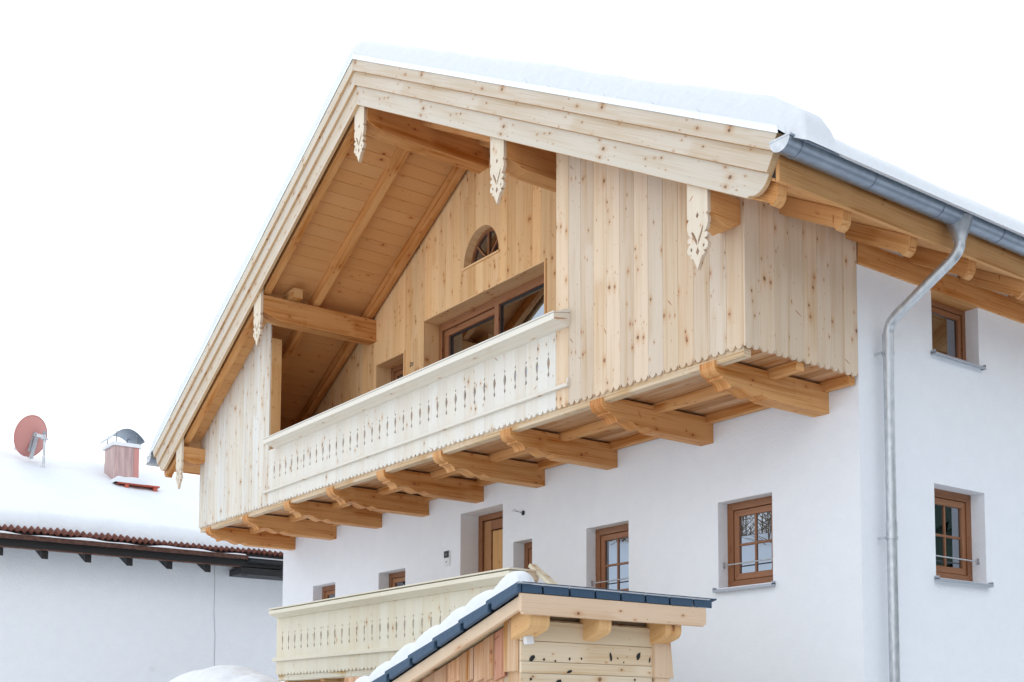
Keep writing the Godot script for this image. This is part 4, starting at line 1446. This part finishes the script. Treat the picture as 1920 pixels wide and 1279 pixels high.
	b.box(Vector3(-22.11, 6.701, 0.11), Vector3(-21.26, 6.79, 0.82), 0.01)
	part("cap", b, M.white, c)
	b = mb()
	var prof := []
	var back := []
	for i in 25:
		var s := i / 24.0
		var z := lerpf(0.88, 0.06, s)
		var y := 6.86 + 0.27 * pow(sin(PI * s), 0.8)
		prof.append([z, y])
		back.push_front([z, y - 0.012])
	b.prism(P(prof + back), Vector3(-21.20, 0, 0), Vector3(0, 0, 1), Vector3.UP, Vector3(-0.95, 0, 0))
	part("cowl", b, M.zinc, c)
	for q in [[-21.32, 0.72], [-21.32, 0.24], [-22.0, 0.72], [-22.0, 0.24]]:
		b = mb()
		b.tube([Vector3(q[0], 6.789, q[1]), Vector3(q[0] + 0.02, 7.06, q[1])], [0.012, 0.012], 6)
		part("cowl_leg", b, M.grey, c)
	# sweep's step below the chimney, with its own cap of snow
	var t := node("roof_step", self)
	tag(t, "red metal roof step with snow on it below the copper chimney", "roof step")
	b = mb()
	b.box(Vector3(-21.12, 5.70, -0.23), Vector3(-20.88, 5.735, 0.78), 0.004)
	part("tread", b, M.red, t)
	for z in [0.62, -0.08]:
		b = mb()
		b.prism(P([[-20.89, 5.699], [-20.89, 5.60], [-20.93, 5.52], [-21.10, 5.52], [-21.12, 5.699]]), Vector3(0, 0, z), Vector3.RIGHT, Vector3.UP, Vector3(0, 0, -0.09), 0.004)
		part("support", b, M.red, t)
	var nz := FastNoiseLite.new()
	nz.seed = 3
	nz.frequency = 1.5
	var fb := func(u: float, v: float) -> Array: return [Vector3(u, 5.736, v), Vector3.UP]
	var ft := func(u: float, v: float) -> float: return (0.16 + 0.04 * nz.get_noise_2d(u, v)) * edge(u + 21.4, 0.1) * edge(-20.87 - u, 0.14) * edge(v - 0.1, 0.3) * edge(0.86 - v, 0.18) - 0.01
	tag(snow_slab("step_snow", fb, samples(-21.4, -20.87, 10, 0.14, 6), samples(0.05, 0.86, 16, 0.14, 6), ft, self), "rounded snow cap lying on the red roof step", "snow")

func build_dish() -> void:
	var o := node("satellite_dish", self)
	tag(o, "red satellite dish on a steel pole, seen from behind on the snowy roof", "satellite dish")
	var c := Vector3(-22.05, 6.80, 2.49)
	var a := Vector3(-0.87, 0.30, 0.40).normalized()     # where the dish looks
	var s := a.cross(Vector3.UP).normalized()
	var u := s.cross(a).normalized()
	var rows := []
	for i in 15:
		var rr := i / 14.0
		var row := []
		for j in 49:
			var g := TAU * j / 48.0
			row.append(c + (s * cos(g) * 0.45 + u * sin(g) * 0.50) * rr + a * (0.13 * rr * rr - 0.06))
		rows.append(row)
	var b := mb()
	b.grid(rows)
	part("reflector", b, M.dish, o)
	b = mb()
	var ring := []
	var rad := []
	for j in 49:
		var g := TAU * j / 48.0
		ring.append(c + s * cos(g) * 0.45 + u * sin(g) * 0.50 + a * 0.07)
		rad.append(0.012)
	b.tube(ring, rad, 8, false)
	part("rim", b, M.dish, o)
	# pole standing in front of the back of the dish
	var pb := Vector3(-21.80, 5.4, 2.28)
	var pt := Vector3(-21.80, 6.83, 2.28)
	b = mb()
	b.tube([pb, pt], [0.032, 0.032], 14)
	part("pole", b, M.galvanised, o)
	b = mb()
	b.tube([pt, pt + Vector3(0, 0.075, 0)], [0.042, 0.042], 14)
	part("pole_cap", b, M.grey, o)
	# mount: two plates from the back of the dish to the pole
	b = mb()
	var m0 := c - a * 0.075
	b.bar(m0 + u * 0.12 + s * -0.02, m0 - u * 0.36 + s * -0.06, 0.07, 0.05, a)
	b.bar(m0 + u * 0.10 - a * 0.07, m0 - u * 0.52 - a * 0.05, 0.09, 0.035, a)
	part("mount", b, M.galvanised, o)
	b = mb()
	b.bar(m0 + u * 0.06, pt + Vector3(0.0, -0.06, 0.0), 0.10, 0.08, Vector3.UP)
	b.bar(pt + Vector3(0, -0.10, -0.09), pt + Vector3(0, -0.10, 0.09), 0.09, 0.03, Vector3.UP)
	part("clamp", b, M.galvanised, o)
	# feed arm with the receiver at its end
	var q0 := m0 - u * 0.52
	var q1 := c + a * 0.52 - u * 0.42
	b = mb()
	b.tube([q0, q1], [0.013, 0.013], 8)
	part("feed_arm", b, M.white, o)
	b = mb()
	b.tube([q1 - u * 0.01, q1 + u * 0.07 - a * 0.02, q1 + u * 0.10 - a * 0.10], [0.03, 0.045, 0.05], 12)
	part("receiver", b, M.white, o)
	b = mb()
	var cb := []
	for i in 13:
		var t := i / 12.0
		cb.append(q0.lerp(pb + Vector3(0, 0.75, 0), t) + Vector3(0, -0.18 * sin(PI * t), 0))
	var cr := []
	for q in cb: cr.append(0.006)
	b.tube(cb, cr, 6)
	part("cable", b, M.white, o)

# ---------------------------------------------------------------- small things on the house
func build_small() -> void:
	var o := node("door_intercom", self)
	tag(o, "slim black and white intercom panel on the wall beside the entrance door", "intercom")
	var b := mb()
	b.box(Vector3(-7.735, 2.395, 0.001), Vector3(-7.585, 2.625, 0.024), 0.004)
	part("housing", b, M.white, o)
	b = mb()
	b.box(Vector3(-7.728, 2.515, 0.0245), Vector3(-7.592, 2.619, 0.028), 0.001)
	part("camera_panel", b, M.end_black, o)
	b = mb()
	b.tube([Vector3(-7.66, 2.565, 0.028), Vector3(-7.66, 2.565, 0.032)], [0.016, 0.014], 14)
	part("lens", b, M.grey, o)
	b = mb()
	b.tube([Vector3(-7.66, 2.45, 0.0245), Vector3(-7.66, 2.45, 0.028)], [0.014, 0.014], 14)
	part("button", b, M.grey, o)
	var tm := TextMesh.new()
	tm.text = "Dr"
	tm.font_size = 64
	tm.pixel_size = 0.0017
	tm.depth = 0.002
	var mk := MeshInstance3D.new()
	mk.name = "pencil_mark"
	mk.mesh = tm
	mk.material_override = M.end_black
	mk.position = Vector3(-8.73, 5.80, 0.029)
	get_node("chalet").add_child(mk)
	o = node("cable_outlet", self)
	tag(o, "black round wall outlet with loose wires beside the entrance door", "cable outlet")
	b = mb()
	b.tube([Vector3(-5.728, 2.941, 0.001), Vector3(-5.728, 2.941, 0.012), Vector3(-5.728, 2.941, 0.02)], [0.034, 0.034, 0.024], 18)
	part("cover", b, M.black, o)
	for e in [Vector3(-5.83, 3.0, 0.10), Vector3(-5.84, 2.975, 0.12)]:
		b = mb()
		b.tube([Vector3(-5.73, 2.941, 0.015), Vector3(-5.76, 2.955, 0.06), e], [0.005, 0.005, 0.004], 6)
		part("wire", b, M.grey, o)
	o = node("safety_hook", self)
	tag(o, "thin dark wire hook between balcony door trim and handrail", "hook")
	b = mb()
	b.tube([Vector3(-3.55, 5.02, 0.62), Vector3(-3.40, 4.93, 0.80), Vector3(-3.30, 4.90, 0.86), Vector3(-3.04, 4.72, 1.20), Vector3(-2.92, 4.63, 1.66)], [0.006, 0.006, 0.006, 0.006, 0.006], 6)
	part("wire", b, M.black, o)

# ---------------------------------------------------------------- ground
func build_ground() -> void:
	var nz := FastNoiseLite.new()
	nz.seed = 31
	nz.frequency = 0.05
	nz.fractal_octaves = 4
	var b := mb()
	var rows := []
	var dir := Vector2(-0.62, 0.78)
	for i in 141:
		var row := []
		for j in 141:
			var sx := (j - 70) / 70.0
			var sz := (i - 70) / 70.0
			var x := sx * absf(sx) * 450.0 - 4.0
			var z := sz * absf(sz) * 450.0 + 8.0
			var d := Vector2(x + 4, z - 6).dot(dir)
			var side := absf(Vector2(x + 4, z - 6).cross(dir))
			var h := 11.0 * smoothstep(16.0, 42.0, d) * (1.0 - smoothstep(18.0, 45.0, side))
			h += 1.3 * maxf(0.0, nz.get_noise_2d(x, z) + 0.1) * smoothstep(12.0, 30.0, d)
			var fd := (x - 0.25 * z) / 1.03
			h += 9.0 * smoothstep(32.0, 75.0, fd)
			row.append(Vector3(x, GROUND + h, z))
		rows.append(row)
	b.grid(rows)
	var s := 0.0
	for q in b.n: s += q.y
	if s < 0:
		b = mb()
		b.grid(rows, true)
	var g := part("ground", b, M.ground_snow, self)
	g.set_meta("kind", "structure")
	# unseen dark lane, added to cut the snow bounce under the right eaves
	b = mb()
	rows = []
	for i in 61:
		var z := lerpf(-70.0, 50.0, i / 60.0)
		var row := []
		for j in 5: row.append(Vector3(3.7 + j * 1.2 + 0.12 * sin(z * 0.7 + j), GROUND + 0.006 + 0.004 * (j % 2), z))
		rows.append(row)
	b.grid(rows)
	var up := 0.0
	for q in b.n: up += q.y
	if up < 0:
		b = mb()
		b.grid(rows, true)
	var rd := part("added_lane", b, M.asphalt, self)
	rd.set_meta("kind", "structure")
	# leafless scrub on the slope opposite the gable, mirrored in the windows
	var t := mb(Color(0.5, 0.4, 0.3))
	var rr := RandomNumberGenerator.new()
	rr.seed = 77
	for i in 420:
		var d := rr.randf_range(36.0, 56.0)
		var w := rr.randf_range(-26.0, 26.0)
		var p := Vector2(-4, 6) + dir * d + Vector2(dir.y, -dir.x) * w
		var base := Vector3(p.x, GROUND + 11.0 * smoothstep(16.0, 42.0, d) * (1.0 - smoothstep(18.0, 45.0, absf(w))) - 0.2, p.y)
		var hgt := rr.randf_range(1.5, 5.0)
		var lean := Vector3(rr.randf_range(-0.5, 0.5), hgt, rr.randf_range(-0.5, 0.5))
		t.tube([base, base + lean * 0.5, base + lean], [0.05, 0.035, 0.012], 4, false)
		for k in 24:
			var f := rr.randf_range(0.1, 0.95)
			var a := base + lean * f
			var l := (1.0 - f) * hgt * 0.5 + 0.5
			var e := Vector3(rr.randf_range(-1, 1), rr.randf_range(0.2, 1.0), rr.randf_range(-1, 1)).normalized() * l
			t.tube([a, a + e], [0.022, 0.008], 3, false)
	var th := part("bare_thicket", t, M.bark, self)
	tag(th, "leafless brown thicket on the snowy slope mirrored in the windows", "thicket", "", "stuff")
	# dark conifers on the slope to the right, mirrored in the side windows
	var cone := mb(Color(0.025, 0.045, 0.028))
	for k in 6:
		var y0 := 1.2 + k * 1.35
		var rad := 2.1 - k * 0.30
		for i in 14:
			var g0 := TAU * i / 14.0
			var g1 := TAU * (i + 1) / 14.0
			var r0 := rad * (1.0 if i % 2 == 0 else 0.7)
			var r1 := rad * (1.0 if i % 2 == 1 else 0.7)
			var p0 := Vector3(cos(g0) * r0, y0 - 0.25 * (i % 2), sin(g0) * r0)
			var p1 := Vector3(cos(g1) * r1, y0 - 0.25 * ((i + 1) % 2), sin(g1) * r1)
			var nn := ((p0 + p1) * 0.5 * Vector3(1, 0, 1)).normalized() + Vector3(0, 0.5, 0)
			cone.tri(p0, p1, Vector3(0, y0 + 2.1, 0), nn.normalized())
	cone.tube([Vector3(0, -0.5, 0), Vector3(0, 2.0, 0)], [0.16, 0.12], 6, false)
	var fm := MultiMesh.new()
	fm.transform_format = MultiMesh.TRANSFORM_3D
	fm.mesh = cone.mesh()
	fm.instance_count = 620
	for i in 620:
		var fd := rr.randf_range(42.0, 85.0)
		var al := rr.randf_range(-110.0, 70.0)
		var px := fd * 0.97 + al * 0.24
		var pz := al * 0.97 - fd * 0.24
		var sc := rr.randf_range(1.2, 1.9)
		var yy := GROUND + 9.0 * smoothstep(32.0, 75.0, (px - 0.25 * pz) / 1.03) - 0.3
		fm.set_instance_transform(i, Transform3D(Basis(Vector3.UP, rr.randf() * TAU).scaled(Vector3(sc, sc, sc)), Vector3(px, yy, pz)))
	var fo := MultiMeshInstance3D.new()
	fo.name = "conifer_forest"
	fo.multimesh = fm
	var fmat := StandardMaterial3D.new()
	fmat.vertex_color_use_as_albedo = true
	fmat.roughness = 0.9
	fo.material_override = fmat
	add_child(fo)
	tag(fo, "dark conifer forest on the slope facing the house's side windows", "forest", "", "stuff")
	# snow heap left of the balcony
	var n2 := FastNoiseLite.new()
	n2.seed = 12
	n2.frequency = 0.9
	var fb := func(u: float, v: float) -> Array: return [Vector3(u, GROUND, v), Vector3.UP]
	var ft := func(u: float, v: float) -> float:
		var e := Vector2((u + 7.2) / 2.4, (v - 3.9) / 1.15).length()
		var h := 2.40 * pow(maxf(0.0, 1.0 - pow(e, 3.2)), 0.45)
		h += 0.10 * n2.get_noise_2d(u, v) - 0.10 * clampf(-(u + 7.4), 0.0, 1.0) + 0.05 * clampf(u + 7.2, -1.0, 0.6)
		return h * (1.0 if e < 1.0 else 0.0) - 0.05
	tag(snow_slab("snow_heap", fb, samples(-9.7, -4.8, 90, 0.1, 2), samples(2.7, 5.1, 60, 0.1, 2), ft, self), "rounded white snow heap in front of the low balcony's end", "snow heap")

# ---------------------------------------------------------------- scene
func _ready() -> void:
	rng.seed = 2024
	# camera: long lens shifted upwards, almost level
	var cam := Camera3D.new()
	cam.name = "camera"
	var yaw := deg_to_rad(53.577)
	var pitch := deg_to_rad(4.3485)
	var roll := deg_to_rad(0.2111)
	var fwd := Vector3(-sin(yaw) * cos(pitch), sin(pitch), -cos(yaw) * cos(pitch))
	var right := Vector3(cos(yaw), 0, -sin(yaw))
	var up := right.cross(fwd)
	var r2 := right * cos(roll) + up * sin(roll)
	var u2 := up * cos(roll) - right * sin(roll)
	cam.transform = Transform3D(Basis(r2, u2, -fwd), Vector3(7.6385, 0, 10.0))
	cam.projection = Camera3D.PROJECTION_FRUSTUM
	cam.near = 0.1
	cam.far = 1500.0
	cam.size = 0.1 * 1279.0 / 2252.17
	cam.frustum_offset = Vector2(960.0 - 966.0, 1184.44 - 639.5) / 2252.17 * 0.1
	add_child(cam)
	cam.current = true
	# sky: bright thin overcast
	var env := Environment.new()
	env.background_mode = Environment.BG_SKY
	var sky := Sky.new()
	var sm := ProceduralSkyMaterial.new()
	sm.sky_top_color = Color(0.912, 0.953, 1.0)
	sm.sky_horizon_color = Color(1.0, 0.995, 0.99)
	sm.sky_curve = 0.25
	sm.sky_energy_multiplier = 1.14
	sm.ground_horizon_color = Color(0.95, 0.97, 1.0)
	sm.ground_bottom_color = Color(0.8, 0.83, 0.88)
	sm.sun_angle_max = 1.0
	sky.sky_material = sm
	env.sky = sky
	env.tonemap_mode = Environment.TONE_MAPPER_LINEAR
	env.tonemap_exposure = 1.17
	env.sdfgi_enabled = true
	env.ssao_enabled = true
	env.ssil_enabled = true
	var we := WorldEnvironment.new()
	we.name = "world"
	we.environment = env
	add_child(we)
	# winter sun to the left, spread wide by thin cloud; the gable stays in open shade
	var sun := DirectionalLight3D.new()
	sun.name = "sun"
	sun.light_energy = 0.2
	sun.light_color = Color(1.0, 0.96, 0.90)
	sun.light_angular_distance = 25.0
	sun.shadow_enabled = true
	sun.sky_mode = DirectionalLight3D.SKY_MODE_LIGHT_ONLY
	add_child(sun)
	sun.look_at_from_position(Vector3(-8.0, 8.0, 0.6), Vector3.ZERO)

	make_materials()
	build_ground()
	var h := node("chalet", self)
	h.set_meta("label", "white chalet with timber gable, carved balcony and wide snowy roof")
	h.set_meta("category", "house")
	build_walls(h)
	build_roof(h)
	build_cladding(h)
	build_balcony(h)
	build_pendants(h)
	build_gutter(h, false)
	build_gutter(h, true)
	build_openings(h)
	build_neighbour()
	build_dish()
	build_entrance_balcony()
	build_shed()
	build_snow()
	build_small()
